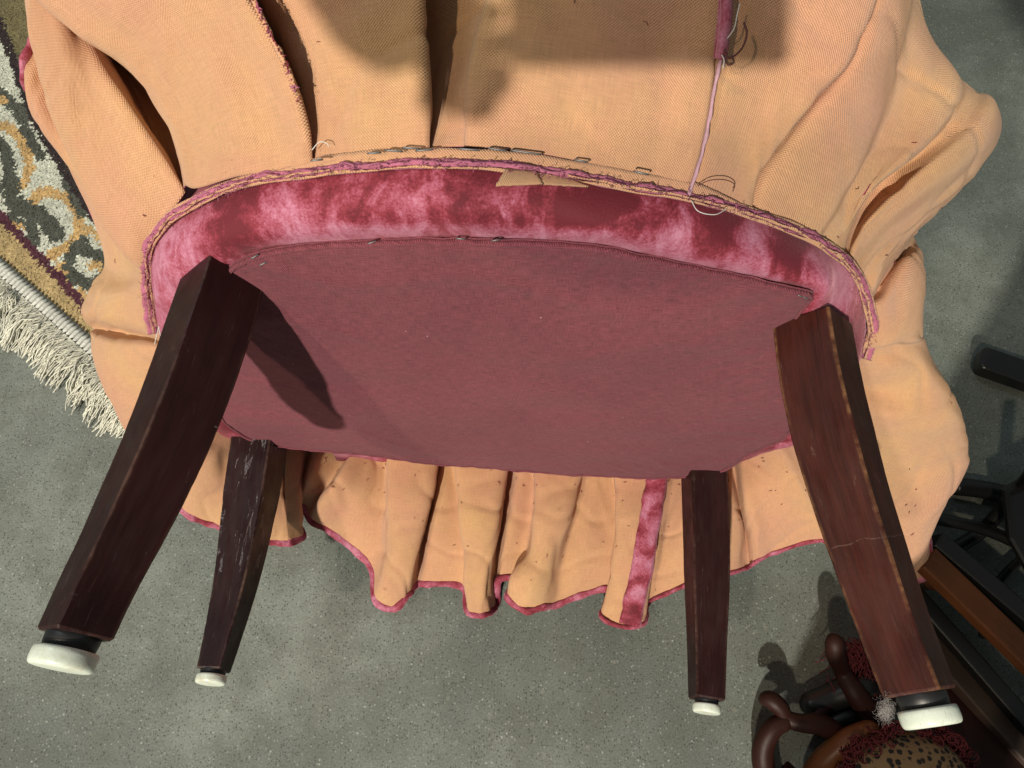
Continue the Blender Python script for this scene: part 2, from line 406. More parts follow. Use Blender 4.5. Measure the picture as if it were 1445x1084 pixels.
# dust cover: slightly sagging sheet with a turned-under edge
n1 = 60
rowsD = []
for k in range(n1):
    t = k / (n1 - 1)
    P = cen + PN * ((PC - cen) @ PN) + (A - cen - PN * ((PC - cen) @ PN)) * t
    sag = .014 * (1 - t ** 2) + (.0045 if k < n1 - 1 else .0005)
    wr = np.array([noise.noise(Vector((p[0] * 6, 3, p[2] * 16))) for p in P]) * .0034 + np.array([max(0, .16 - abs(noise.noise(Vector((p[0] * 5 + p[2] * 3, 8, p[2] * 9))))) for p in P]) * .014 * t + np.array([noise.noise(Vector((p[0] * 60, 9, p[2] * 60))) for p in P]) * .0022 * t ** 7 + np.array([noise.noise(Vector((math.atan2(p[2] - cen[2], p[0] - cen[0]) * 22, t * 1.5, 6))) for p in P]) * .0028 * t ** 4 * (1 - t ** 10)
    rowsD.append(P + PN * (sag + wr)[:, None])
V = np.vstack(rowsD); e2 = np.cross(PN, [1., 0, 0])
uv = np.stack([(V - cen) @ np.array([1., 0, 0]), (V - cen) @ e2], 1)
link('dust_cover', V, grid_faces(n1, NB, True), m_dust, chair, uv=uv)
# folded-under rim of the cover
rim = rowsD[-1] + PN * .0035 + (cen - rowsD[-1]) * .008
sel = rim[[i for i in range(NB)]]
tv, tf = tube(np.vstack([sel, sel[:1]]), .0032, 6, False, .6)
link('cover_hem', tv, tf, m_dust, chair, uv=np.array(tv)[:, [0, 2]])

# -------- the skirt: columns run from the seam outwards, folds tuck behind their lips
COLS = [
 [(395, 628, 1.12), (400, 670, 1.10), (405, 720, 1.10), (410, 766, 1.11)],
 [(372, 625, 1.09), (370, 690, 1.07), (372, 735, 1.08), (380, 764, 1.10)],
 [(335, 615, 1.02), (325, 670, 1.03), (315, 708, 1.05), (300, 738, 1.08)],
 [(300, 595, .97), (285, 645, .98), (268, 690, 1.02), (258, 716, 1.06)],
 [(270, 555, .92), (230, 595, .93), (195, 620, .97), (188, 614, 1.01)],
 [(250, 520, .87), (200, 530, .88), (150, 535, .92), (144, 525, .98)],
 [(236, 492, .84), (190, 487, .86), (145, 478, .90), (133, 472, .97)],
 [(232, 482, .85), (190, 473, .895), (150, 467, .94), (137, 465, .98)],
 [(230, 474, .81), (190, 460, .835), (140, 449, .88), (126, 443, .96)],
 [(222, 440, .77), (200, 425, .80), (150, 412, .86), (138, 405, .95)],
 [(218, 412, .745), (205, 402, .79), (178, 388, .85), (158, 378, .95)],
 [(216, 395, .735), (195, 370, .80), (160, 310, .84), (110, 230, .83), (80, 190, .83)],
 [(216, 392, .72), (195, 370, .74), (160, 325, .745), (105, 245, .735), (60, 175, .71), (40, 125, .70), (33, 92, .695)],
 [(216, 390, .715), (195, 370, .72), (165, 325, .73), (115, 230, .72), (80, 140, .71), (60, 80, .70), (50, 62, .70)],
 [(216, 386, .705), (195, 368, .71), (165, 320, .70), (120, 220, .68), (85, 120, .66), (65, 50, .64), (60, -20, .62), (60, -100, .6)],
 [(215, 380, .69), (190, 372, .68), (150, 328, .67), (100, 220, .64), (60, 130, .61), (42, 60, .59), (32, 0, .575), (30, -90, .56)],
 [(216, 355, .668), (190, 335, .655), (150, 285, .64), (108, 190, .615), (75, 105, .59), (58, 40, .575), (45, -20, .565), (45, -95, .55)],
 [(232, 315, .645), (205, 275, .63), (165, 205, .615), (130, 130, .60), (100, 70, .585), (85, 20, .577), (70, -40, .57), (60, -100, .56)],
 [(261, 272, .622), (240, 237, .615), (205, 185, .605), (168, 130, .598), (135, 80, .595), (115, 30, .60), (95, -20, .60), (70, -100, .58)],
 [(255, 272, .64), (240, 235, .655), (210, 170, .67), (175, 100, .675), (140, 50, .665), (110, 10, .65), (90, -40, .63), (60, -100, .60)],
 [(259, 268, .63), (256, 228, .64), (240, 170, .66), (195, 95, .65), (150, 40, .63), (110, 5, .61), (80, -40, .60), (40, -100, .58)],
 [(263, 262, .608), (256, 220, .588), (230, 165, .573), (180, 95, .562), (115, 48, .555), (60, 8, .55), (20, -30, .54), (-30, -100, .53)],
 [(275, 266, .598), (272, 215, .578), (250, 150, .56), (205, 85, .55), (150, 30, .543), (100, -15, .537), (60, -55, .53), (20, -110, .52)],
 [(340, 248, .566), (332, 180, .546), (302, 100, .53), (262, 30, .52), (215, -40, .51), (180, -110, .50)],
 [(400, 240, .552), (388, 170, .536), (355, 90, .522), (315, 20, .512), (285, -50, .50), (260, -110, .495)],
 [(440, 230, .541), (436, 200, .530), (420, 140, .517), (395, 80, .508), (365, 25, .50), (345, -5, .495), (320, -60, .49), (300, -110, .485)],
 [(434, 228, .552), (428, 195, .556), (408, 140, .565), (380, 80, .575), (352, 25, .575), (335, -10, .57), (320, -110, .55)],
 [(438, 228, .553), (432, 195, .558), (418, 140, .565), (398, 80, .57), (375, 25, .57), (360, -10, .56), (345, -110, .54)],
 [(443, 230, .545), (442, 195, .542), (434, 140, .541), (416, 85, .540), (395, 30, .538), (380, -5, .533), (365, -60, .53), (350, -110, .52)],
 [(500, 220, .531), (500, 150, .521), (490, 70, .516), (480, 0, .511), (470, -110, .505)],
 [(560, 213, .527), (558, 150, .518), (552, 70, .512), (545, 0, .507), (535, -110, .50)],
 [(605, 210, .524), (604, 180, .519), (600, 120, .514), (596, 60, .51), (592, 0, .505), (585, -110, .50)],
 [(600, 210, .533), (596, 180, .545), (590, 120, .565), (582, 60, .58), (575, 0, .58), (570, -110, .57)],
 [(604, 210, .533), (606, 180, .542), (606, 120, .56), (604, 60, .575), (602, 0, .58), (602, -110, .57)],
 [(612, 209, .528), (618, 180, .533), (622, 120, .545), (624, 60, .556), (626, 0, .56), (632, -110, .55)],
 [(654, 207, .527), (656, 165, .527), (662, 105, .530), (672, 50, .533), (685, 0, .533), (700, -110, .525)],
 [(660, 207, .522), (660, 165, .515), (666, 105, .512), (678, 50, .507), (692, 0, .502), (710, -110, .495)],
 [(730, 212, .523), (735, 150, .515), (745, 80, .509), (757, 0, .502), (770, -110, .495)],
 [(820, 228, .528), (830, 150, .518), (840, 80, .511), (850, 0, .503), (860, -110, .495)],
 [(915, 248, .539), (928, 170, .528), (940, 90, .519), (950, 0, .51), (960, -110, .505)],
 [(974, 264, .548), (990, 200, .535), (1003, 130, .525), (1014, 60, .518), (1020, 0, .513), (1025, -110, .508)],
 [(972, 265, .554), (988, 200, .547), (1001, 130, .540), (1013, 60, .534), (1019, 0, .53), (1024, -110, .52)],
 [(981, 267, .552), (997, 200, .541), (1010, 130, .531), (1022, 60, .525), (1030, 0, .52), (1035, -110, .512)],
 [(1030, 283, .565), (1055, 215, .554), (1085, 140, .543), (1112, 60, .533), (1130, 0, .527), (1150, -110, .52)],
 [(1060, 294, .575), (1071, 249, .563), (1108, 196, .553), (1150, 143, .546), (1195, 88, .54), (1222, 30, .537), (1240, -30, .533), (1255, -110, .53)],
 [(1054, 294, .584), (1062, 252, .583), (1098, 200, .58), (1140, 150, .572), (1188, 95, .558), (1220, 30, .548), (1240, -30, .54), (1258, -110, .535)],
 [(1065, 299, .58), (1078, 255, .575), (1116, 200, .568), (1158, 150, .56), (1202, 95, .552), (1230, 30, .545), (1248, -30, .54), (1265, -110, .535)],
 [(1110, 320, .594), (1140, 265, .586), (1180, 200, .577), (1220, 135, .568), (1248, 70, .56), (1262, 10, .553), (1272, -40, .55), (1280, -110, .545)],
 [(1150, 342, .608), (1182, 285, .602), (1215, 230, .597), (1246, 150, .59), (1272, 60, .583), (1284, 12, .578), (1289, -30, .58), (1290, -100, .58)],
 [(1153, 344, .614), (1187, 288, .61), (1221, 233, .607), (1252, 155, .602), (1278, 65, .598), (1289, 18, .60), (1293, -20, .61), (1293, -80, .62)],
 [(1175, 358, .625), (1195, 310, .618), (1238, 245, .612), (1280, 170, .61), (1305, 100, .613), (1312, 62, .625), (1303, 40, .65), (1285, 30, .68)],
 [(1190, 352, .635), (1199, 318, .622), (1218, 278, .615), (1255, 240, .610), (1292, 212, .608), (1335, 160, .615), (1352, 118, .63), (1335, 100, .66)],
 [(1189, 354, .65), (1200, 319, .665), (1222, 280, .675), (1255, 248, .67), (1292, 222, .645), (1345, 170, .635), (1365, 130, .65), (1345, 110, .68)],
 [(1194, 360, .655), (1209, 322, .67), (1234, 290, .675), (1262, 262, .665), (1296, 232, .638), (1350, 185, .632), (1380, 145, .65), (1370, 128, .69)],
 [(1198, 366, .652), (1215, 325, .645), (1242, 296, .637), (1272, 266, .63), (1304, 238, .624), (1355, 200, .624), (1400, 155, .640), (1395, 138, .68)],
 [(1205, 374, .66), (1230, 335, .652), (1270, 298, .642), (1312, 262, .632), (1355, 228, .632), (1404, 190, .650), (1411, 168, .69)],
 [(1210, 384, .67), (1238, 348, .662), (1278, 312, .66), (1318, 278, .662), (1350, 258, .668), (1392, 220, .68), (1398, 205, .72)],
 [(1214, 395, .68), (1240, 372, .672), (1268, 340, .672), (1302, 312, .676), (1328, 293, .69), (1335, 280, .73)],
 [(1220, 412, .69), (1234, 402, .68), (1250, 374, .684), (1275, 346, .69), (1290, 332, .71), (1300, 315, .75)],
 [(1221, 425, .715), (1232, 422, .73), (1246, 396, .74), (1268, 366, .75), (1286, 345, .76), (1290, 330, .79)],
 [(1225, 436, .715), (1242, 428, .712), (1262, 395, .715), (1280, 365, .722), (1295, 354, .745), (1292, 345, .80)],
 [(1225, 460, .725), (1250, 452, .718), (1277, 436, .722), (1297, 420, .735), (1302, 405, .765), (1296, 398, .80)],
 [(1218, 490, .745), (1245, 486, .735), (1275, 482, .738), (1297, 477, .75), (1301, 470, .80)],
 [(1216, 492, .765), (1245, 489, .765), (1275, 486, .768), (1296, 482, .78), (1300, 475, .83)],
 [(1208, 515, .79), (1250, 520, .785), (1295, 518, .79), (1322, 530, .81), (1330, 540, .86)],
 [(1196, 540, .82), (1240, 552, .825), (1290, 558, .815), (1335, 562, .83), (1346, 572, .88)],
 [(1186, 555, .84), (1240, 580, .825), (1300, 598, .83), (1350, 598, .85), (1359, 602, .90)],
 [(1170, 580, .88), (1220, 622, .875), (1290, 640, .88), (1345, 640, .895), (1365, 640, .93)],
 [(1163, 588, .895), (1215, 640, .895), (1285, 656, .90), (1345, 655, .91), (1366, 652, .94)],
 [(1150, 602, .92), (1205, 668, .92), (1272, 702, .935), (1322, 716, .95), (1340, 692, .98)],
 [(1130, 613, .95), (1190, 700, .955), (1250, 755, .98), (1288, 792, 1.01), (1304, 815, 1.04)],
 [(1110, 620, .99), (1150, 690, 1.0), (1185, 745, 1.03), (1210, 780, 1.06), (1220, 800, 1.09)],
 [(1095, 622, 1.03), (1120, 678, 1.03), (1145, 728, 1.06), (1160, 764, 1.10)],
 [(1060, 638, 1.08), (1075, 690, 1.06), (1085, 740, 1.08), (1090, 782, 1.11)],
 [(1044, 648, 1.09), (1052, 700, 1.065), (1066, 750, 1.08), (1066, 793, 1.105)],
 [(1034, 655, 1.11), (1044, 715, 1.10), (1052, 755, 1.115), (1058, 798, 1.12)],
 [(1022, 658, 1.10), (1032, 700, 1.07), (1044, 752, 1.085), (1036, 806, 1.105)],
 [(990, 664, 1.12), (992, 720, 1.09), (990, 770, 1.09), (985, 818, 1.105)],
 [(950, 662, 1.15), (945, 720, 1.125), (940, 780, 1.115), (936, 838, 1.12)],
 [(932, 662, 1.16), (928, 740, 1.14), (922, 800, 1.13), (914, 850, 1.13)],
 [(930, 662, 1.12), (922, 740, 1.09), (916, 800, 1.08), (908, 880, 1.085)],
 [(895, 661, 1.115), (893, 740, 1.08), (888, 810, 1.075), (878, 884, 1.08)],
 [(868, 660, 1.12), (869, 740, 1.09), (863, 800, 1.085), (848, 868, 1.088)],
 [(866, 660, 1.15), (872, 740, 1.13), (874, 790, 1.12), (860, 832, 1.12)],
 [(845, 658, 1.15), (832, 730, 1.125), (820, 790, 1.115), (812, 842, 1.12)],
 [(826, 658, 1.155), (808, 740, 1.13), (792, 800, 1.118), (784, 853, 1.118)],
 [(822, 658, 1.12), (803, 730, 1.09), (784, 785, 1.085), (777, 815, 1.085), (766, 857, 1.095)],
 [(790, 656, 1.115), (776, 730, 1.08), (763, 790, 1.075), (750, 830, 1.075), (740, 863, 1.09)],
 [(757, 653, 1.12), (753, 720, 1.09), (746, 785, 1.085), (722, 812, 1.085), (715, 842, 1.095)],
 [(754, 652, 1.15), (750, 720, 1.13), (738, 780, 1.12), (726, 817, 1.12)],
 [(735, 651, 1.15), (724, 720, 1.125), (712, 780, 1.115), (704, 818, 1.12)],
 [(718, 650, 1.165), (708, 730, 1.15), (700, 790, 1.14), (700, 850, 1.13)],
 [(717, 650, 1.12), (703, 730, 1.09), (692, 785, 1.08), (686, 825, 1.08), (684, 866, 1.09)],
 [(680, 646, 1.115), (676, 720, 1.083), (672, 785, 1.077), (670, 830, 1.08), (672, 866, 1.09)],
 [(642, 642, 1.12), (648, 720, 1.09), (655, 780, 1.085), (657, 830, 1.085), (661, 862, 1.095)],
 [(642, 642, 1.145), (650, 720, 1.125), (656, 780, 1.115), (653, 827, 1.12)],
 [(628, 641, 1.15), (618, 710, 1.125), (608, 770, 1.115), (600, 822, 1.12)],
 [(620, 640, 1.165), (606, 720, 1.145), (594, 780, 1.135), (588, 824, 1.125)],
 [(618, 640, 1.12), (606, 710, 1.09), (592, 770, 1.083), (580, 812, 1.083), (573, 842, 1.092)],
 [(585, 636, 1.115), (575, 710, 1.083), (565, 780, 1.075), (556, 858, 1.09)],
 [(549, 634, 1.12), (550, 710, 1.09), (548, 770, 1.083), (540, 825, 1.083), (532, 848, 1.092)],
 [(545, 634, 1.135), (541, 710, 1.115), (535, 770, 1.11), (523, 802, 1.115)],
 [(528, 632, 1.13), (505, 690, 1.10), (490, 730, 1.105), (476, 757, 1.12)],
 [(504, 630, 1.12), (478, 675, 1.085), (455, 706, 1.085), (440, 735, 1.11)],
 [(498, 629, 1.14), (468, 675, 1.115), (450, 700, 1.11), (432, 722, 1.12)],
 [(455, 626, 1.12), (440, 662, 1.085), (430, 690, 1.085), (425, 714, 1.11)],
 [(440, 624, 1.14), (428, 670, 1.125), (415, 710, 1.12), (412, 730, 1.125)],
 [(425, 622, 1.11), (420, 680, 1.085), (425, 720, 1.085), (427, 758, 1.105)],
 [(405, 622, 1.10), (402, 690, 1.08), (405, 735, 1.08), (408, 766, 1.10)],
]
NR = 84
def curl(c):
    (x, y, d), (rx, ry, _) = c[-1], c[0]
    side = (x < 200 and y > 180 and y < 640) or (x > 1255 and 60 < y < 760)
    if side:
        px_, py_, _ = c[-2]; L_ = max(1, math.hypot(x - px_, y - py_)); e_ = min(16, L_ * .6); c = c[:-1] + [(x + (x - px_) / L_ * e_, y + (y - py_) / L_ * e_, d)] if x < 300 else c
        x, y, d = c[-1]
    return c + [(x + (rx - x) * .22, y + (ry - y) * .22, d + .055)] if side else c
COLS = [curl(c) for c in COLS]
cols3 = [resample(cr([at(*q) for q in c], step=.004), NR) for c in COLS]
cols3 = np.array(cols3)                     # (ncol, NR, 3)
nper = []
for i in range(len(cols3) - 1):
    dm = np.linalg.norm(cols3[i + 1] - cols3[i], axis=1).mean(); nper.append(int(max(3, min(16, dm / .0045))))
rows = [cr(cols3[:, r], n_per=nper) for r in range(NR)]
G = np.array(rows)                          # (NR, NC, 3)
NC = G.shape[1]
du = np.linalg.norm(np.diff(G, axis=1), axis=2); dv = np.linalg.norm(np.diff(G, axis=0), axis=2)
uu = np.concatenate([[0], np.cumsum(du[NR // 2])]); vv = np.vstack([np.zeros(NC), np.cumsum(dv, axis=0)])
UVs = np.stack([np.broadcast_to(uu, (NR, NC)), vv], 2)
# small wrinkles along the normal
tu = np.gradient(G, axis=1); tvv = np.gradient(G, axis=0); NN = np.cross(tu, tvv); NN /= np.linalg.norm(NN, axis=2)[:, :, None] + 1e-9
disp = np.zeros((NR, NC))
for r in range(NR):
    for c in range(NC):
        x, y = UVs[r, c]
        a = min(1, r / 12)
        disp[r, c] = a * (.0036 * noise.noise(Vector((x * 14, y * 9, 1))) + .0022 * noise.noise(Vector((x * 40 + 5 * noise.noise(Vector((x * 8, y * 8, 4))), y * 16, 2)))
                     - .0022 * max(0, .12 - abs(noise.noise(Vector((x * 10, y * 12, 7))))) / .12)
G = G + NN * disp[:, :, None]
sk = link('skirt', G.reshape(-1, 3), grid_faces(NR, NC), [m_lining, m_velvet2], chair, uv=UVs.reshape(-1, 2))
sm = sk.modifiers.new('cloth', 'SOLIDIFY'); sm.thickness = .0016; sm.offset = 0; sm.material_offset = 1; sm.material_offset_rim = 1
# which side faces the camera gets the lining
pc = G[40, NC // 3]; nrm = np.cross(G[40, NC // 3 + 1] - pc, G[41, NC // 3] - pc)
if nrm @ (CP - pc) < 0: sk.data.flip_normals()

b = MB()
for i in range(130):
    c = int(NC * (rng.uniform(.62, .99) if i % 7 else rng.uniform(.05, .62))); r = int(NR * rng.beta(1.3, 2.2)); r = min(max(r, 2), NR - 4); c = min(max(c, 2), NC - 4)
    p = G[r, c]; nv_ = NN[r, c] * (1 if NN[r, c] @ (CP - p) > 0 else -1); d1 = rng.normal(0, 1, 3); d1 -= nv_ * (d1 @ nv_); d1 /= np.linalg.norm(d1); d2 = np.cross(nv_, d1); L = rng.uniform(.002, .006)
    b.add(*tube([p + nv_ * .0016, p + nv_ * .0026 + d1 * L * .5 + d2 * L * .2 * rng.normal(), p + nv_ * .0018 + d1 * L], rng.uniform(.0003, .0006), 3, False))
o = b.build('lint', m_fibre, chair); o['kind'] = 'stuff'

# velvet hem facing rolled round the edge of the skirt
hem = G[-1] ; hem_in = G[-5]
outd = hem - hem_in; outd /= np.linalg.norm(outd, axis=1)[:, None] + 1e-9
hp = hem + outd * .001
tv, tf = tube(hp, .0068 + .0014 * np.sin(np.arange(NC) * .9) * rng.random(NC), 8, True, .55)
link('hem_trim', tv, tf, m_velvet2, chair)

# -------- legs: chamfered square section, bowed, with worn arrises
def make_leg(pts, dtop, dtip, widths, theta, mat, gl_r, gl_h, neck, seed, name='leg'):
    k = len(pts)
    P3 = np.array([at(x, y, dtop + (dtip - dtop) * (i / (k - 1)) ** 1.0) for i, (x, y) in enumerate(pts)])
    NS = 70
    path = resample(cr(P3, step=.004), NS)
    wd = np.interp(np.linspace(0, 1, NS), np.linspace(0, 1, len(widths)), widths)
    T = np.gradient(path, axis=0); T /= np.linalg.norm(T, axis=1)[:, None]
    th = R(theta); V = []; UV = []; E = []; s = 0
    rnd = random.Random(seed)
    for i in range(NS):
        if i: s += np.linalg.norm(path[i] - path[i - 1])
        t = T[i]; u = np.array([0, 0, 1.]); u = u - t * (u @ t); u /= np.linalg.norm(u); sd = np.cross(u, t)
        a = math.cos(th) * u + math.sin(th) * sd; b = math.cos(th) * sd - math.sin(th) * u
        h = wd[i] / 2
        peri = 0
        for q in range(4):
            d1 = [a, b, -a, -b][q]; d2 = [b, -a, -b, a][q]       # corner between face d1 and face d2
            ch = .0011 + .0016 * max(0, noise.noise(Vector((i * .16, q * 7.3 + seed, 0)))) + .0010 * max(0, noise.noise(Vector((i * .7, q * 3.1 + seed, 5))))
            ins = ch + .0022
            for (p1, p2, e) in ((h, h - ins, 0), (h, h - ch, 1), (h - ch, h, 1), (h - ins, h, 0)):
                V.append(path[i] + d1 * p1 + d2 * p2); E.append(e)
                UV.append((q * .062 + (p2 if p1 >= h - 1e-6 and e == 0 else (h if e else 2 * h - p1)) * 1.0 + seed * .37, s + seed))
    F = grid_faces(NS, 16, True)
    if True:
        nb = len(V); c0 = V[-16:]
        for j in range(16):
            V.append(path[-1] + (np.array(c0[j]) - path[-1]) * .93 + T[-1] * .0022); E.append(.8); UV.append((UV[nb - 16 + j][0], s + seed + .003))
        F += [(nb - 16 + j, nb - 16 + (j + 1) % 16, nb + (j + 1) % 16, nb + j) for j in range(16)]
        F.append(tuple(nb + j for j in range(16)))
    o = link(name, V, F, mat, chair, smooth=False, uv=UV, attrs={'edge': E})
    bm = bmesh.new(); bm.from_mesh(o.data); bmesh.ops.recalc_face_normals(bm, faces=bm.faces); bm.to_mesh(o.data); bm.free()
    # glide under the foot: rubber washer and white disc
    tip = path[-1] + T[-1] * .0015; t = T[-1]
    def lathe(nm, prof, m):
        rr = np.array([p[0] for p in prof]); pth = np.array([tip + t * p[1] for p in prof])
        u = np.array([0, 0, 1.]); u = u - t * (u @ t); u /= np.linalg.norm(u); sd = np.cross(u, t); S_ = 40; Vv = []
        for i in range(len(prof)):
            for j in range(S_):
                q = 2 * math.pi * j / S_; Vv.append(pth[i] + rr[i] * (math.cos(q) * u + math.sin(q) * sd))
        Ff = grid_faces(len(prof), S_, True); Ff = [tuple(reversed(f)) for f in Ff]
        Ff.append(tuple(reversed(range((len(prof) - 1) * S_, len(prof) * S_)))); Ff.append(tuple(range(S_)))
        ob = link(nm, Vv, Ff, m, chair); ob.parent = o; ob.matrix_parent_inverse = Matrix.Identity(4)
        ob.matrix_parent_inverse = o.matrix_world.inverted() if False else Matrix.Translation((0, 0, 0))
        bm = bmesh.new(); bm.from_mesh(ob.data); bmesh.ops.recalc_face_normals(bm, faces=bm.faces); bm.to_mesh(ob.data); bm.free()
        return ob
    lathe('glide_washer', [(gl_r * .82, -.001), (gl_r * .84, 0), (gl_r * .84, neck * .4), (gl_r * .80, neck + .001)], m_rubber)
    r = gl_r; b0 = neck
    lathe('glide', [(r * .80, b0), (r * .95, b0 + gl_h * .03), (r * .99, b0 + gl_h * .12), (r, b0 + gl_h * .30), (r, b0 + gl_h * .62), (r * .985, b0 + gl_h * .78), (r * .955, b0 + gl_h * .90), (r * .90, b0 + gl_h * .97), (r * .8, b0 + gl_h), (.001, b0 + gl_h * 1.01)], m_glide)
    return o
make_leg([(316, 392), (297, 455), (266, 545), (230, 635), (182, 738), (137, 828), (107, 893)], .645, .532, [.056, .057, .056, .054, .051, .046, .043], 50, m_leg, .0238, .0145, .011, 1)
make_leg([(1146, 458), (1158, 535), (1180, 630), (1209, 728), (1238, 815), (1268, 900), (1297, 974)], .65, .535, [.054, .055, .055, .052, .049, .045, .043], -46, m_legr, .0218, .0135, .011, 2)['label'] = 'reddish brown leg with worn tan edges'
make_leg([(367, 622), (352, 720), (336, 810), (318, 885), (302, 944)], 1.0, .882, [.060, .058, .050, .041, .032], -5, m_legs, .0190, .011, .006, 3)['label'] = 'dark leg with pale scuff marks'
make_leg([(993, 664), (996, 750), (997, 835), (997, 920), (997, 985)], 1.0, .885, [.053, .0525, .050, .043, .0375], 3, m_leg, .0178, .011, .006, 4)

# -------- ribbons of cut cloth along the seam
SEAM = cr([at(*q) for q in [(222, 470, .80), (214, 420, .735), (212, 385, .70)] + RING[6:21] + [(1226, 470, .735), (1216, 505, .775)]], step=.0025)
def ribbon(name, path, px0, px1, lift, mat, wav=1.0, freq=1.0, seed=0, parent=None, thick=.0012, nx=5, uvs=False, curl=.003):
    path = np.asarray(path); n = len(path)
    pp = np.array([px_of(p) for p in path]); dd = (path - CP) @ FW
    tt = np.gradient(pp, axis=0); tt /= np.linalg.norm(tt, axis=1)[:, None]; nn = np.stack([tt[:, 1], -tt[:, 0]], 1)
    s = np.concatenate([[0], np.cumsum(np.linalg.norm(np.diff(path, axis=0), axis=1))])
    V = []; UV = []
    for i in range(n):
        w0 = noise.noise(Vector((s[i] * 38 * freq, seed, 0))) * 3.0 * wav; w1 = noise.noise(Vector((s[i] * 55 * freq, seed + 9, 0))) * 4.0 * wav + noise.noise(Vector((s[i] * 260, seed, 3))) * 1.6 * wav
        e = min(1, i / 6, (n - 1 - i) / 6)
        a0 = (px0[i] if hasattr(px0, '__len__') else px0) + w0; a1 = (px1[i] if hasattr(px1, '__len__') else px1) + w1 * e
        lf = lift + .0025 * wav * noise.noise(Vector((s[i] * 60 * freq, seed, 7)))
        for j in range(nx):
            t = j / (nx - 1); q = pp[i] + nn[i] * (a0 + (a1 - a0) * t)
            V.append(at(q[0], q[1], dd[i] - lf - curl * math.sin(math.pi * t) - .0015 * t)); UV.append((s[i], t * abs(a1 - a0) * dd[i] / FPX))
    o = link(name, V, grid_faces(n, nx), mat, parent or chair, uv=UV)
    m = o.modifiers.new('cloth', 'SOLIDIFY'); m.thickness = thick; m.offset = 0
    return o
nS = len(SEAM); ps = np.array([px_of(p) for p in SEAM])
mid = np.clip(np.minimum((ps[:, 0] - 400) / 60, (1040 - ps[:, 0]) / 60), 0, 1)
# peach tape under the staples, pink raw edges, and the thin peach edges over them
selm = np.where(mid > 0)[0]
ribbon('seam_tape', SEAM, 6, 15 + 12 * mid, .004, m_lining, .5, .5, 3, curl=.001)
ribbon('velvet_raw_edge', SEAM, 0, 13.0 - 1.0 * mid, .006, m_pink, 1.3, .7, 11, thick=.0012, curl=.001)
ribbon('velvet_raw_edge', SEAM[30:-60], 2.5, 9.5, .010, m_pink, 2.2, .9, 17, thick=.0012, curl=.0015)
ribbon('velvet_raw_edge', SEAM[10:-20], -1.5, 2.5, .0085, m_pink, 1.0, 1.4, 19, thick=.0012, curl=.001)
ribbon('lining_raw_edge', SEAM[6:-4], -1.1, 1.1, .0115, m_lining, 1.2, .6, 23, curl=.0005)
side = np.where(ps[:, 0] < 470)[0]
ribbon('lining_raw_edge', SEAM[side], 5.0, 6.4, .0145, m_lining, 1.4, 1.0, 31, curl=.0005)
side = np.where((ps[:, 0] > 800))[0]
ribbon('lining_raw_edge', SEAM[side], 3.6, 6.4, .0135, m_lining, 1.3, .8, 37, curl=.0005)
b = MB()
for i in range(520):
    k = rng.integers(8, nS - 8); q = ps[k]; d = (SEAM[k] - CP) @ FW; L = rng.uniform(2, 6.5); an = rng.uniform(0, 6.28); o0 = rng.uniform(-1, 13)
    tt_ = ps[k + 1] - ps[k - 1]; tt_ /= np.linalg.norm(tt_); q = q + np.array([tt_[1], -tt_[0]]) * o0
    b.add(*tube([at(q[0], q[1], d - .016), at(q[0] + L * .6 * math.cos(an), q[1] + L * .6 * math.sin(an), d - .021), at(q[0] + L * math.cos(an + .6), q[1] + L * math.sin(an + .6), d - .018)], .00030, 3, False))
o = b.build('fray', m_pink, chair); o['kind'] = 'stuff'
# torn flap of lining folded down over the velvet
def patch(name, quad, mat, nu=14, nv=8, jag=1.5, seed=0, lift=.0):
    q = [np.array(p, float) for p in quad]; V = []; UV = []
    for i in range(nu):
        for j in range(nv):
            a = i / (nu - 1); b = j / (nv - 1)
            p = (q[0] * (1 - a) + q[1] * a) * (1 - b) + (q[3] * (1 - a) + q[2] * a) * b
            if j == nv - 1: p[1] += jag * noise.noise(Vector((i * .9, seed, 0)))
            if i in (0, nu - 1): p[0] += jag * noise.noise(Vector((j * .9, seed, 4)))
            p[2] -= lift * math.sin(math.pi * b)
            v = at(*p); V.append(v); UV.append((a * .05, b * .02))
    o = link(name, V, grid_faces(nu, nv), mat, chair, uv=UV); m = o.modifiers.new('cloth', 'SOLIDIFY'); m.thickness = .0015; m.offset = 0
    return o
patch('torn_flap', [(714, 238, .514), (756, 243, .516), (766, 260, .508), (699, 263, .505)], m_lining, lift=.002)
patch('torn_flap', [(754, 245, .516), (806, 254, .521), (832, 264, .518), (766, 260, .510)], m_lining, seed=4, lift=.001)

# velvet facing strip sewn down one rear pleat
VS = [(929, 664, 1.108), (921, 710, 1.090), (914, 750, 1.078), (906, 800, 1.071), (896, 845, 1.071), (888, 882, 1.073)]
pth = cr([at(*q) for q in VS], step=.003)
ribbon('facing_strip', pth, 15.5, -15, .003, m_velvet2, .75, .9, 41, nx=7, curl=.004)
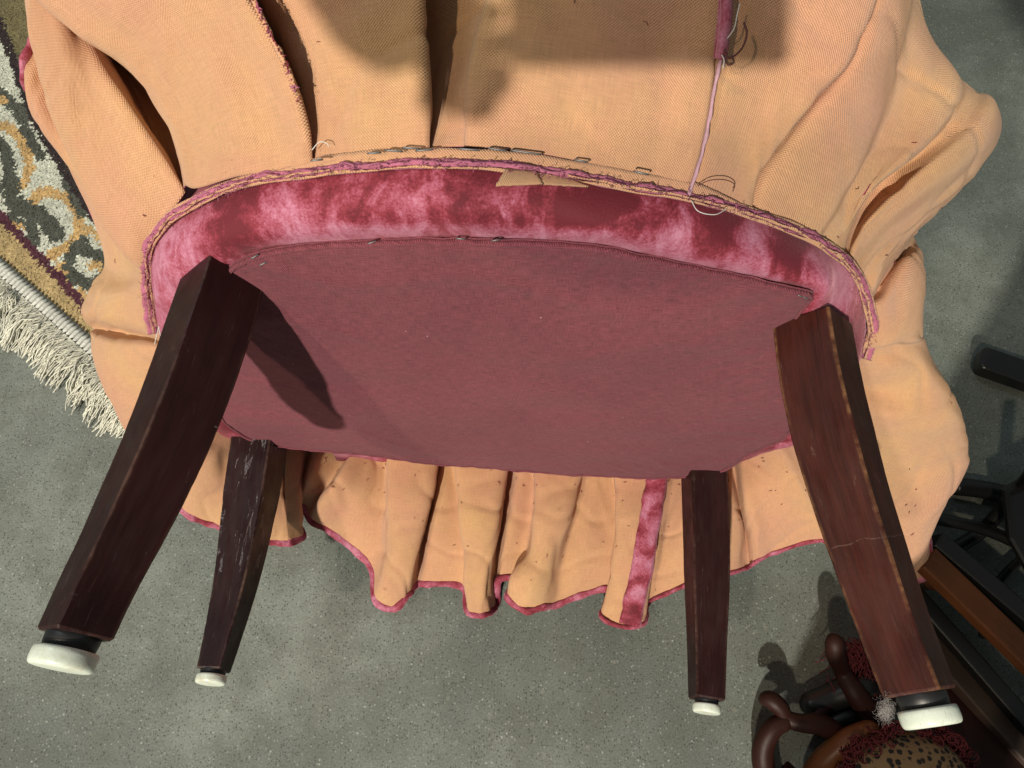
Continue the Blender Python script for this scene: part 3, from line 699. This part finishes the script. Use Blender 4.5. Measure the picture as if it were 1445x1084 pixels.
# frayed raw edge in the second fold, seam line and its raw allowance on the broad panel
fr = cr([at(*q) for q in [(346, -30, .497), (366, 18, .501), (388, 62, .506), (406, 98, .511), (417, 130, .517), (421, 150, .522)]], step=.0025)
ribbon('frayed_edge', fr, -2.5, 3.0, .001, m_lining, 1.0, 2.2, 51, curl=.0015)
b = MB()
for i in range(60):
    t = rng.random(); p = fr[int(t * (len(fr) - 1))] ; q = px_of(p); d = (p - CP) @ FW
    ang = rng.normal(.4, .9); L = rng.uniform(3, 8)
    pts = [at(q[0], q[1], d - .002), at(q[0] + L * .5 * math.cos(ang), q[1] + L * .5 * math.sin(ang), d - .005), at(q[0] + L * math.cos(ang + .5), q[1] + L * math.sin(ang + .5), d - .004)]
    b.add(*tube(pts, .0005, 4))
o = b.build('fray', m_velvet2, chair); o['kind'] = 'stuff'
sl = cr([at(*q) for q in [(1019, 78, .512), (1009, 120, .517), (1001, 170, .524), (991, 215, .533), (978, 258, .543), (972, 276, .545)]], step=.0025)
ribbon('seam_line', sl, -2.2, 2.0, .003, mk_plain('lilac_seam', (.42, .25, .30), .9, 200, .35), .55, 2.0, 61, curl=.001)
sa = cr([at(*q) for q in [(1029, -80, .498), (1027, -20, .501), (1025, 30, .505), (1021, 62, .509), (1018, 84, .512)]], step=.0025)
ribbon('seam_allowance', sa, -9, 7, .003, m_velvet2, .8, 1.2, 71, curl=.004)
ribbon('seam_allowance', sa, -12, -6, .0, m_velvet2, .8, 1.2, 77, curl=.001)

# staples
def staple(x, y, d, ang, ln=14, parent=None):
    c = at(x, y, d); dx = np.array([math.cos(R(ang)), math.sin(R(ang))]) * ln / 2
    a = at(x - dx[0], y - dx[1], d); e = at(x + dx[0], y + dx[1], d)
    n_ = (c - CP) / np.linalg.norm(c - CP)
    mb = MB(); mb.add(*tube([a + n_ * .006, a + n_ * .001, a + (e - a) * .08, e - (e - a) * .08, e + n_ * .001, e + n_ * .006], .00075, 6))
    return mb.build('staple', m_metal, chair)
for x, y, a, ln in [(556, 213, 4, 24), (580, 209, 3, 24), (599, 212, -5, 24), (662, 211, 4, 28), (702, 211, 8, 25), (742, 215, 8, 42), (447, 226, -5, 16), (528, 216, -4, 18), (820, 227, 9, 18), (905, 244, 14, 20)]:
    staple(x, y, .509 + .004 * abs(x - 650) / 100, a, ln)
for x, y, a, d in [(1134, 419, 28, .575), (1126, 416, 30, .575), (650, 337, 5, .535), (700, 339, -8, .535), (525, 342, -20, .541), (360, 362, -30, .59), (372, 372, -25, .59)]:
    p = on(x, y, .009); staple(x, y, (p - CP) @ FW, a, 12)

# loose threads
def thread(pts, m, r=.0005):
    mb = MB(); mb.add(*tube(cr([at(*q) for q in pts], step=.002), r, 5)); return mb.build('loose_thread', m, chair)
thread([(1020, 66, .505), (1030, 82, .495), (1046, 70, .488), (1054, 48, .485), (1050, 32, .487)], m_thread, .0008)
thread([(1018, 70, .505), (1028, 92, .50), (1036, 88, .497), (1032, 78, .496)], m_thread, .0006)
thread([(1022, 60, .504), (1036, 40, .495), (1040, 22, .49), (1044, 5, .49)], m_threadw)
thread([(1016, 74, .506), (1022, 86, .50), (1020, 97, .50)], m_threadw)
thread([(975, 282, .535), (985, 298, .53), (1008, 303, .532), (1026, 294, .542)], m_threadw, .0004)
thread([(985, 262, .54), (1000, 255, .535), (1024, 254, .54), (1037, 262, .55), (1034, 270, .55)], m_thread, .0004)
thread([(440, 212, .53), (452, 200, .525), (462, 203, .525), (464, 207, .526)], m_threadw, .0004)
thread([(225, 455, .74), (222, 470, .74), (218, 486, .745)], m_threadw, .0005)
thread([(224, 462, .74), (227, 475, .74), (232, 484, .745)], m_threadw, .0005)
for i in range(7):
    x = 1000 + i * 4; thread([(x, 664 + rng.uniform(-2, 2), 1.0), (x + rng.uniform(-5, 5), 672, .995), (x + rng.uniform(-8, 8), 680, .995)], m_thread, .0005)
# lint caught on the near right glide
b = MB(); lc = np.array([1248, 1000.])
for i in range(520):
    a = rng.normal(lc[0] + 2, 5.5), rng.normal(lc[1] + 2, 8), rng.normal(.528, .004); ang = rng.uniform(0, 6.28); L = rng.uniform(3, 9)
    b.add(*tube([at(*a), at(a[0] + L * .5 * math.cos(ang), a[1] + L * .5 * math.sin(ang), a[2] - .001), at(a[0] + L * math.cos(ang + .6), a[1] + L * math.sin(ang + .6), a[2])], 0.00005, 3, False))
o = b.build('lint', m_lint, chair); o['kind'] = 'stuff'
# the backrest lies on the ground behind the seat
bk = MB()
ys = np.linspace(.36, 1.02, 14); sec = []
V = []
for y in ys:
    hw = .29 - .05 * ((y - .36) / .66) ** 2; top = .19 - .05 * (y - .36) / .66
    for j in range(24):
        q = 2 * math.pi * j / 24; c, s = math.cos(q), math.sin(q)
        V.append((hw * math.copysign(abs(c) ** .4, c) * (1 if y < 1 else .9), y, .012 + top / 2 + top / 2 * math.copysign(abs(s) ** .4, s)))
F = grid_faces(len(ys), 24, True); F.append(tuple(range(24))); F.append(tuple(reversed(range(len(V) - 24, len(V)))))
link('backrest', V, F, m_velvet2, chair)

# ------------------------------------------------------------ rug with scroll border and long fringe
RZ = .012
rug = thing('fringed_rug', 'cream rug with dark grey and tan scrolls and a long white fringe beside the chair', 'rug', tuple(atz(0, 300, 0)))
E0, E1 = np.array([-60., 322.]), np.array([200., 550.])       # bound edge, in picture terms
A0, A1 = atz(*E0, RZ), atz(*E1, RZ); ed = (A1 - A0) / np.linalg.norm(A1 - A0); inn = np.array([-ed[1], ed[0], 0])
if inn @ (atz(60, 200, RZ) - A0) < 0: inn = -inn
B0, B1 = A0 - ed * 1.0, A1 + ed * .10
bd = MB(); cnr = [B0, B1, B1 + inn * 1.16, B0 + inn * 1.16]
bd.add([(*c[:2], z) for z in (.003, RZ) for c in cnr], [(3, 2, 1, 0), (4, 5, 6, 7), (0, 1, 5, 4), (1, 2, 6, 5), (2, 3, 7, 6), (3, 0, 4, 7)])
bd.a = [(.30, .29, .24, 1)] * 8
bd.build('rug_backing', m_rug, rug, False, 'col')
CREAM = (.54, .56, .47); TAN = (.42, .31, .15); GREY = (.070, .076, .062); MAR = (.075, .020, .034); OLIVE = (.17, .145, .07); TAN2 = (.50, .33, .14)
def seg_d(P, line):
    P = P[:, None, :]; L = np.asarray(line, float); a = L[:-1][None]; b = L[1:][None]
    t = np.clip(((P - a) * (b - a)).sum(2) / (((b - a) ** 2).sum(2) + 1e-9), 0, 1)
    return np.linalg.norm(P - (a + t[..., None] * (b - a)), axis=2).min(1)
def dens(l, n=60):
    l = np.array([(*p, 0) for p in l], float); return resample(cr(l, step=2.0), n)[:, :2]
SHAPES = [  # (colour, half width, polyline in picture terms)
 (TAN2, 7, dens([(-10, 178), (8, 180), (22, 190), (36, 212), (42, 235), (34, 262)])),
 (GREY, 10, dens([(-6, 200), (6, 212), (14, 232), (14, 252), (22, 268)])), (GREY, 8, dens([(28, 158), (36, 182), (48, 206), (58, 222)])),
 (GREY, 8, dens([(-4, 130), (8, 136), (16, 150)])), (TAN2, 4, dens([(2, 142), (10, 144)])), (GREY, 6, dens([(30, 150), (38, 170)])),
 (TAN2, 7, dens([(48, 285), (62, 272), (84, 276), (102, 292), (112, 315), (106, 340), (88, 352), (72, 362)])),
 (GREY, 13, dens([(28, 290), (44, 300), (62, 308), (80, 330)])), (GREY, 8, dens([(42, 318), (50, 342)])), (GREY, 8, dens([(16, 306), (28, 318)])), (TAN2, 4, dens([(22, 318), (32, 322)])),
 (GREY, 9, dens([(118, 340), (104, 356), (98, 372), (104, 390), (120, 400), (136, 402), (144, 394)])), (GREY, 9, dens([(112, 350), (130, 358), (150, 370)])),
 (TAN2, 5, dens([(84, 375), (92, 396), (108, 412), (132, 418), (150, 408), (158, 388)])), (TAN2, 4, dens([(128, 378), (138, 374), (146, 384)])),
 (GREY, 9, dens([(95, 250), (104, 272), (118, 300)])), (TAN2, 5, dens([(108, 330), (128, 325), (150, 345)])), (GREY, 7, dens([(-10, 255), (4, 268), (18, 290)])),
]
M1 = dens([(-60, 242), (0, 306), (32, 337), (62, 370), (92, 402), (126, 441), (200, 520)]); M2 = dens([(-30, -30), (-4, 30), (16, 75), (36, 132), (60, 188), (92, 240), (130, 300), (180, 360)])
# tufts
pit = .0042; L = 1.1 ; tuftV = []; tuftF = []; tuftC = []
us = np.arange(-.95, np.linalg.norm(A1 - A0) + .25, pit); vs = np.arange(.0, 1.15, pit)
UU, VV = np.meshgrid(us, vs); UU = UU.ravel() + rng.normal(0, .0012, UU.size); VV = VV.ravel() + rng.normal(0, .0012, UU.size)
PT = A0 + UU[:, None] * ed + VV[:, None] * inn
Q = np.array([px_of(p) for p in PT]); ok = (Q[:, 0] > -260) & (Q[:, 0] < 330) & (Q[:, 1] > -260) & (Q[:, 1] < 560)
PT, Q, VV = PT[ok], Q[ok], VV[ok]
jit = Q + rng.normal(0, 1.1, Q.shape) + np.array([(noise.noise(Vector((x * .12, y * .12, 0))), noise.noise(Vector((x * .12, y * .12, 9)))) for x, y in Q]) * 4
C = np.tile(np.array(CREAM), (len(Q), 1))
d1 = seg_d(jit, M1); d2 = seg_d(jit, M2)
def side_of(P, line):
    i = np.abs(P[:, None, :] - line[None]).sum(2).argmin(1); i = np.clip(i, 0, len(line) - 2); t = line[i + 1] - line[i]; r = P - line[i]
    return t[:, 0] * r[:, 1] - t[:, 1] * r[:, 0]
s1 = side_of(jit, M1); s2 = side_of(jit, M2)
for c_, hw, ln in SHAPES: C[seg_d(jit, ln) < hw] = c_
C[s1 > 0] = TAN; C[d1 < 6.5] = MAR
C[s2 < 0] = OLIVE; C[d2 < 7.5] = (.028, .018, .020)
nz = rng.normal(1, .10, len(C)); # woven sheet of the pile under the tufts
C = np.clip(C * nz[:, None] * (1 + .25 * np.array([noise.noise(Vector((x * .05, y * .05, 2))) for x, y in Q]))[:, None], .004, 1)
hgt = rng.uniform(.002, .0042, len(PT)); ang = rng.uniform(0, 6.28, len(PT)); lean = rng.normal(0, .0055, (len(PT), 2))
W = .0026
flat = np.stack([PT + [-.0029, -.0029, .0], PT + [.0029, -.0029, .0], PT + [.0029, .0029, .0], PT + [-.0029, .0029, .0]], 1); flat[:, :, 2] = RZ + .0015 + rng.uniform(0, .0012, (len(PT), 1)) + rng.normal(0, .0004, (len(PT), 4))
tuftV.append(flat.reshape(-1, 3)); tuftC.append(np.repeat(np.c_[C, np.ones(len(C))], 4, 0))
for k in range(2):
    a = ang + k * 1.57; dx = np.stack([np.cos(a), np.sin(a), 0 * a], 1) * W
    base = PT * [1, 1, 0] + np.array([0, 0, RZ - .001]); top = base + np.stack([lean[:, 0], lean[:, 1], hgt], 1)
    quad = np.stack([base - dx, base + dx, top + dx * .7, top - dx * .7], 1).reshape(-1, 3)
    tuftV.append(quad); tuftC.append(np.repeat(np.c_[C, np.ones(len(C))], 4, 0))
tv = np.vstack(tuftV); tc = np.vstack(tuftC); nq = len(tv) // 4
o = link('rug_pile', tv, [(4 * i, 4 * i + 1, 4 * i + 2, 4 * i + 3) for i in range(nq)], m_rug, rug, False, attrs={'col': tc}); o['kind'] = 'stuff'
# bound edge and fringe
bb = MB(); Lr = np.linalg.norm(A1 - A0)
for i, u in enumerate(np.arange(-.2, Lr + .2, .011)):
    p = A0 + ed * u - inn * .004; h = .014 + .002 * random.random(); cc = .50 + .15 * random.random()
    V_, F_ = tube([p + inn * .016 + [0, 0, .004], p + inn * .004 + [0, 0, .008], p - inn * .012 + [0, 0, .005], p - inn * .018], [.0040, .0044, .0042, .004], 8)
    bb.add(V_, F_, 0, [(cc, cc * 1.02, cc * .94, 1)] * len(V_))
bb.build('rug_binding', m_fringe, rug, True, 'col')
fb = MB()
nk = 60
for k in range(nk):
    u0 = -.2 + (Lr + .4) * (k + .5) / nk; sw = rng.normal(0, .22); ln0 = rng.uniform(.064, .094); clump = rng.uniform(.3, .9)
    ns = 26
    for j in range(ns):
        du_ = (rng.random() - .5) * (Lr + .4) / nk * 1.5
        st = A0 + ed * (u0 + du_) - inn * .016 + [0, 0, .006 + .004 * rng.random()]
        dirv = -inn * math.cos(sw) + ed * (math.sin(sw) + rng.normal(0, .10)); ln = ln0 * rng.uniform(.75, 1.08)
        tgt = A0 + ed * u0 - inn * .016 + (-inn * math.cos(sw) + ed * math.sin(sw)) * ln
        en = st + dirv * ln; en = en * (1 - clump * .6) + tgt * (clump * .6); en[2] = .003 + .010 * rng.random()
        pts = [st]
        wx = rng.normal(0, .0035, 6); hz = .006 + .012 * rng.random() * (1 if j % 3 else .3)
        for i in range(1, 6):
            t = i / 5; p = st * (1 - t) + en * t + ed * wx[i] ; p[2] = max(.002, st[2] * (1 - t) + en[2] * t + hz * math.sin(math.pi * t)); pts.append(p)
        cc = rng.uniform(.50, .78); V_, F_ = tube(cr(pts, n_per=[2] * 5), rng.uniform(.0008, .0014), 4, False)
        fb.add(V_, F_, 0, [(cc, cc * .99, cc * .84, 1)] * len(V_))
o = fb.build('rug_fringe', m_fringe, rug, True, 'col'); o['kind'] = 'stuff'

# ------------------------------------------------------------ furniture behind, standing on the ground to the right
def bar(name, p, q, hw, hh, mat, parent, roll=0.0, bev=.004):
    p = np.asarray(p, float); q = np.asarray(q, float); t = q - p; L = np.linalg.norm(t); t /= L
    u = np.array([0, 0, 1.]) - t * t[2]; u /= np.linalg.norm(u); sd = np.cross(t, u); c, s_ = math.cos(R(roll)), math.sin(R(roll))
    a = c * sd + s_ * u; b_ = c * u - s_ * sd
    NB_ = 8; V = []; F = []; UV = []
    for i in range(NB_ + 1):
        for (x, y, k) in ((-1, -1, 0), (1, -1, 1), (1, 1, 2), (-1, 1, 3)):
            V.append(p + t * L * i / NB_ + a * hw * 1.1 * x + b_ * hh * y); UV.append((k * .06 + p[0], L * i / NB_ + p[1]))
    F = grid_faces(NB_ + 1, 4, True); F.append((0, 1, 2, 3)); F.append(tuple(reversed(range(4 * NB_, 4 * NB_ + 4))))
    o = link(name, V, F, mat, parent, False, uv=UV)
    bm = bmesh.new(); bm.from_mesh(o.data); bmesh.ops.recalc_face_normals(bm, faces=bm.faces); bm.to_mesh(o.data); bm.free()
    bevel(o, bev, 3); return o
bench = thing('wooden_bench_frame', 'brown wooden frame of parallel rails leaning beside the right front leg', 'bench', tuple(atz(1440, 900, 0)))
bar('rail', at(1305, 788, 1.035), at(1560, 1035, .97), .021, .010, m_brown, bench, 12)
bar('black_bar', at(1316, 762, 1.06), at(1580, 985, .99), .013, .016, m_black, bench, 0)  # black bar along the upper edge of the brown rail
bar('lower_rail', at(1285, 835, 1.07), at(1560, 1150, .95), .012, .014, m_black, bench, 0)
bar('lower_rail', at(1288, 880, 1.06), at(1560, 1190, .95), .022, .010, mk_wood('grey_brown_wood', (.040, .026, .020), (.060, .040, .030), edge=False, scr=.3), bench, 20)
bar('seat_board', at(1290, 940, 1.04), at(1500, 1190, .93), .045, .010, m_carved, bench, 25)
for a_, b_ in (((1565, 1040, .97), (.74, -.15)), ((1330, 812, 1.04), (.56, .17))):
    p = at(*a_); bar('post', (p[0], p[1], p[2] - .012), (p[0] + .02, p[1] + .02, 0), .016, .016, m_brown, bench)

stool = thing('black_metal_chair', 'black metal chair with flat foot and thin curved tubes at the right edge', 'chair', tuple(atz(1460, 640, 0)))
def slab(name, p, q, hw, z0, z1, mat, parent):
    p = np.asarray(p)[:2]; q = np.asarray(q)[:2]; t = (q - p) / np.linalg.norm(q - p); s_ = np.array([-t[1], t[0]]); out = []
    for a in np.linspace(R(90), R(270), 13): 
        c = math.cos(a); d = math.sin(a); cc = math.copysign(abs(c) ** .6, c); dd_ = math.copysign(abs(d) ** .6, d)
        out.append(p + t * hw * .6 * cc + s_ * hw * dd_)
    out += [q - s_ * hw, q + s_ * hw]; k = len(out)
    V = [(*o_, z) for z in (z0, z1) for o_ in out]; F = [tuple(range(k)), tuple(reversed(range(k, 2 * k)))] + [(i, i + k, (i + 1) % k + k, (i + 1) % k) for i in range(k)]
    o = link(name, V, F, mat, parent, False); bm = bmesh.new(); bm.from_mesh(o.data); bmesh.ops.recalc_face_normals(bm, faces=bm.faces); bm.to_mesh(o.data); bm.free()
    bevel(o, .006, 3, 50)
slab('foot', atz(1398, 506, .05), atz(1640, 590, .05), .026, .018, .050, m_black, stool)
def tb(name, pts, r, mat, parent, z=None, step=.006, **k):
    P = cr([atz(*q) if z else at(*q) for q in pts], step=step); V, F = tube(P, r, 12, **k)
    return link(name, V, F, mat, parent)
tb('tube', [(1290, 728, .07), (1335, 735, .07), (1385, 746, .07), (1430, 764, .07), (1500, 800, .07), (1580, 850, .07)], .0100, m_black, stool, True)
tb('tube', [(1500, 748, .03), (1440, 790, .03), (1410, 822, .03), (1392, 858, .03), (1388, 900, .03)], .0075, m_black, stool, True)
tb('tube', [(1325, 792, .02), (1352, 772, .02), (1385, 750, .03), (1430, 700, .10), (1480, 640, .25)], .011, m_black, stool, True)
tb('tube', [(1345, 686, .02), (1380, 690, .02), (1420, 698, .02), (1480, 712, .02)], .016, m_black, stool, True)
# its padded seat, partly in the frame
P = [(1412, 690), (1470, 655), (1600, 700), (1600, 840), (1470, 850), (1420, 760)]
sv = [atz(x, y, z) for z in (.10, .14) for x, y in P]; k = len(P)
o = link('seat', sv, [tuple(range(k)), tuple(reversed(range(k, 2 * k)))] + [(i, i + k, (i + 1) % k + k, (i + 1) % k) for i in range(k)], m_black, stool, False)
bm = bmesh.new(); bm.from_mesh(o.data); bmesh.ops.recalc_face_normals(bm, faces=bm.faces); bm.to_mesh(o.data); bm.free(); bevel(o, .018, 4, 60)

carved = thing('carved_armchair', 'carved dark wood armchair with scroll arm at the lower right corner', 'armchair', tuple(atz(1150, 1070, 0)))
def wtube(name, pts, radii, mat=m_carved, parent=carved, seg=16):
    P = cr([at(*q) for q in pts], step=.004); radii = [q * 1.08 for q in radii]; rr = np.interp(np.linspace(0, 1, len(P)), np.linspace(0, 1, len(radii)), radii)
    e = np.minimum(np.arange(len(P)), np.arange(len(P))[::-1]) / 4.0; rr = rr * np.sqrt(np.clip(1 - (1 - np.clip(e, 0, 1)) ** 2, .05, 1))
    V, F = tube(P, rr, seg); s_ = np.repeat(np.arange(len(P)) * .004, seg)
    return link(name, V, F, mat, parent, uv=np.stack([np.tile(np.arange(seg) / seg * .08, len(P)), s_], 1))
wtube('scroll', [(1072, 990, 1.025), (1085, 987, 1.015), (1100, 998, 1.010), (1108, 1012, 1.010), (1128, 1020, 1.005), (1155, 1022, 1.005), (1178, 1034, 1.015), (1186, 1052, 1.035)], [.010, .013, .011, .012, .014, .015, .013, .008])
wtube('scroll', [(1118, 1014, 1.010), (1092, 1026, 1.005), (1078, 1050, 1.005), (1078, 1082, 1.005), (1092, 1110, 1.015), (1130, 1130, 1.025), (1180, 1110, 1.035), (1196, 1078, 1.040), (1186, 1050, 1.040)], [.012, .014, .015, .016, .016, .014, .012, .012, .010])
wtube('scroll', [(1148, 1016, 1.025), (1160, 1000, 1.035), (1182, 986, 1.040), (1210, 982, 1.045), (1230, 990, 1.045)], [.008, .010, .011, .010, .008])
wtube('arm_post', [(1171, 894, 1.025), (1177, 906, 1.020), (1180, 925, 1.025), (1190, 950, 1.035), (1205, 975, 1.025), (1222, 1000, 1.025), (1240, 1020, 1.025), (1262, 1060, 1.045)], [.013, .014, .011, .015, .016, .015, .018, .02])
wtube('back_rail', [(1140, 1100, 1.015), (1168, 1068, 0.995), (1200, 1042, 0.985), (1240, 1025, 0.985)], [.014, .016, .014, .012], m_brown)
wtube('stretcher', [(1130, 1000, 1.045), (1170, 985, 1.045), (1215, 968, 1.045), (1260, 960, 1.155)], [.016, .02, .02, .016], m_black)
wtube('stretcher', [(1150, 1035, 1.045), (1190, 1012, 1.045), (1240, 1000, 1.045)], [.012, .014, .012], m_black)
for (x, y, d) in ((1110, 1095, 1.045), (1262, 1062, 1.045)):
    p = at(x, y, d); bar('leg', p, (p[0] + .01, p[1] + .01, 0), .017, .017, m_carved, carved)
# crimson upholstery with a fringe behind the post
b = MB()
for i in range(420):
    x, y = rng.normal(1212, 15), rng.uniform(898, 975); x += (y - 930) * .28; d = 1.045 + rng.uniform(-.012, .02); L = rng.uniform(12, 30); an = rng.normal(1.1, .45)
    b.add(*tube([at(x, y, d), at(x + L * .5 * math.cos(an), y + L * .5 * math.sin(an), d - .006), at(x + L * math.cos(an + .4), y + L * math.sin(an + .4), d)], .0008, 4, False))
o = b.build('bullion_fringe', m_tassel, carved); o['kind'] = 'stuff'

cush = thing('leopard_cushion', 'small leopard print cushion edged with crimson loop trim under the right front glide', 'cushion', tuple(at(1285, 1110, .90)))
cc = at(1280, 1136, .965); ex = RT * .086; ey = (UP * .6 + np.array([0, .5, .3]) * .4); ey = ey / np.linalg.norm(ey) * .100; ez = np.cross(ex, ey); ez = ez / np.linalg.norm(ez) * .05
V = []; UV = []
nu, nv = 48, 32
for j in range(nv + 1):
    for i in range(nu):
        th = math.pi * j / nv; ph = 2 * math.pi * i / nu; r = math.sin(th); cx, sx_ = math.cos(ph), math.sin(ph)
        sq = lambda v: math.copysign(abs(v) ** .75, v)
        q = cc + ex * sq(cx) * r ** .6 + ey * sq(sx_) * r ** .6 + ez * math.cos(th)
        q = q + ez * .12 * noise.noise(Vector(q * 12)); V.append(q); UV.append(((q - cc) @ ex / np.linalg.norm(ex), (q - cc) @ ey / np.linalg.norm(ey)))
link('cover', V, grid_faces(nv + 1, nu, True), m_leopard, cush, uv=UV)
b = MB()
for i in range(560):
    ph = 2 * math.pi * i / 560 + rng.normal(0, .02); sq = lambda v: math.copysign(abs(v) ** .75, v)
    lump = 1 + .10 * (noise.noise(Vector((ph * 5, 0, 1))) > 0)
    p = cc + ex * sq(math.cos(ph)) * 1.03 * lump + ey * sq(math.sin(ph)) * 1.03 * lump + ez * rng.normal(0.05, .16)
    rr = rng.uniform(.004, .009); a = rng.normal(0, 1, 3); a /= np.linalg.norm(a); c_ = np.cross(a, [0, 0, 1.]); c_ /= np.linalg.norm(c_)
    b.add(*tube([p + rr * (math.cos(q) * a + math.sin(q) * c_) for q in np.linspace(0, 5.2, 8)], .0009, 4, False))
o = b.build('loop_trim', m_tassel, cush); o['kind'] = 'stuff'

# ------------------------------------------------------------ the photographer, whose shade falls across the skirt
Mc = Mat('dark_cloth', .9); sz = Mc.node('ShaderNodeSeparateXYZ', Vector=Mc.obj()).outputs[2]
Mc.color(Mc.mix(Mc.math('GREATER_THAN', sz, CAM_H + .70), Mc.mix(Mc.noise(Mc.obj(), 30, 3), (.02, .022, .03), (.04, .042, .05)), (.42, .24, .17))); m_cloth = Mc.m; m_skin = mk_plain('skin', (.42, .24, .17), .6, 20, .1)
phone = thing('phone', 'black phone held level above the chair', 'phone', tuple(CP - FW * .02))
pc_ = CP - FW * .013 - RT * .072 + UP * .018
o = bar('phone_body', pc_ - RT * .098, pc_ + RT * .098, .046, .0055, m_black, phone, 90 - 65 if False else 0, .004)
# lay the body square to the view
V = [pc_ + RT * .098 * i + UP * .046 * j + FW * .0055 * k for i in (-1, 1) for j in (-1, 1) for k in (-1, 1)]
bpy.data.objects.remove(o)
o = link('phone_body', V, [(0, 1, 3, 2), (4, 6, 7, 5), (0, 4, 5, 1), (2, 3, 7, 6), (0, 2, 6, 4), (1, 5, 7, 3)], m_black, phone, False); bevel(o, .005, 3, 30)
V = [pc_ + RT * .092 * i + UP * .041 * j - FW * .0062 for i, j in ((-1, -1), (1, -1), (1, 1), (-1, 1))]
link('screen', V, [(3, 2, 1, 0)], mk_plain('phone_glass', (.02, .02, .025), .1), phone, False)

def skin_body(name, pts, edges, mat, parent, sub=2):
    me = bpy.data.meshes.new(name); me.from_pydata([tuple(map(float, p[:3])) for p in pts], edges, []); me.materials.append(mat)
    o = bpy.data.objects.new(name, me); col.objects.link(o)
    if parent: o.parent = parent; o.matrix_parent_inverse = Matrix.Translation(-Vector(parent.location))
    o.modifiers.new('skin', 'SKIN').use_smooth_shade = True
    sv = me.skin_vertices[0].data
    for i, p in enumerate(pts): sv[i].radius = (p[3], p[3] * (p[4] if len(p) > 4 else 1)); sv[i].use_root = (i == 0)
    m = o.modifiers.new('sub', 'SUBSURF'); m.levels = sub; m.render_levels = sub
    return o
H = CAM_H
person = thing('person', 'person in dark clothes leaning over the chair and holding a phone out in one hand', 'person', (.68, -.62, 0))
lh = pc_ - RT * .158 - UP * .024 - FW * .012; rh = np.array([.94, -.45, H - .26])
body = [(.57, -.62, H - .12, .20, .8), (.57, -.57, H + .20, .155, .8), (.51, -.50, H + .50, .16, .75), (.46, -.46, H + .64, .10, .8), (.42, -.42, H + .71, .065), (.38, -.38, H + .80, .10, 1.1), (.35, -.36, H + .92, .09, 1.1),
        (.14, -.42, H + .62, .075), (-.36, -.18, H + .22, .056), (*(lh - RT * .06 - FW * .045 + UP * .012), .050), (*lh, .058),
        (.72, -.52, H + .48, .075), (.88, -.56, H + .18, .058), (.90, -.50, H - .10, .042), (.90, -.46, H - .20, .036),
        (.44, -.60, H - .30, .165), (.29, -.52, H - .74, .115), (.25, -.55, .10, .060), (.23, -.48, .045, .045), (.21, -.38, .035, .035),
        (.70, -.62, H - .30, .16), (.74, -.58, H - .68, .11), (.76, -.64, .10, .06), (.77, -.56, .045, .045), (.78, -.44, .035, .035)]
be = [(0, 1), (1, 2), (2, 3), (3, 4), (4, 5), (5, 6), (2, 7), (7, 8), (8, 9), (9, 10), (2, 11), (11, 12), (12, 13), (13, 14), (0, 15), (15, 16), (16, 17), (17, 18), (18, 19), (0, 20), (20, 21), (21, 22), (22, 23), (23, 24)]
skin_body('body', body, be, m_cloth, person)
hc = np.array([.355, -.375, H + .89]); V = []
for j in range(13):
    for i in range(24):
        th = math.pi * .62 * j / 12; ph = 2 * math.pi * i / 24; V.append(hc + np.array([.112 * math.sin(th) * math.cos(ph), -.012 + .122 * math.sin(th) * math.sin(ph) - .02 * (th > 1.2), .02 + .112 * math.cos(th)]))
link('hair', V, grid_faces(13, 24, True), mk_plain('dark_hair', (.03, .018, .012), .6, 80, .4), person)
for c0, sgn in ((lh, 1), (rh, -1)):
    for k in range(4):
        b0 = c0 + RT * sgn * .012 + UP * (.030 - .022 * k - (.01 if sgn > 0 else 0)); ln = (.055, .062, .058, .046)[k]
        pts = [(*(b0 - RT * sgn * .02), .013), (*(b0 + FW * .016 + RT * sgn * .004), .0115), (*(b0 + FW * .022 + RT * sgn * ln * .55), .0105), (*(b0 + FW * .020 + RT * sgn * ln * .9), .009)]
        if sgn > 0: pts = [(*(np.array(p[:3]) - (RT * max(0, (np.array(p[:3]) - pc_) @ RT + .085))), p[3]) for p in pts]
        skin_body('finger', pts, [(0, 1), (1, 2), (2, 3)], m_skin, person, 1)
    t0 = c0 - UP * .03; skin_body('thumb', [(*t0, .016), (*(t0 + RT * sgn * .02 - UP * .018 - FW * .008), .0135), (*(t0 + RT * sgn * .055 - UP * .012 - FW * .010), .011)], [(0, 1), (1, 2)], m_skin, person, 1)
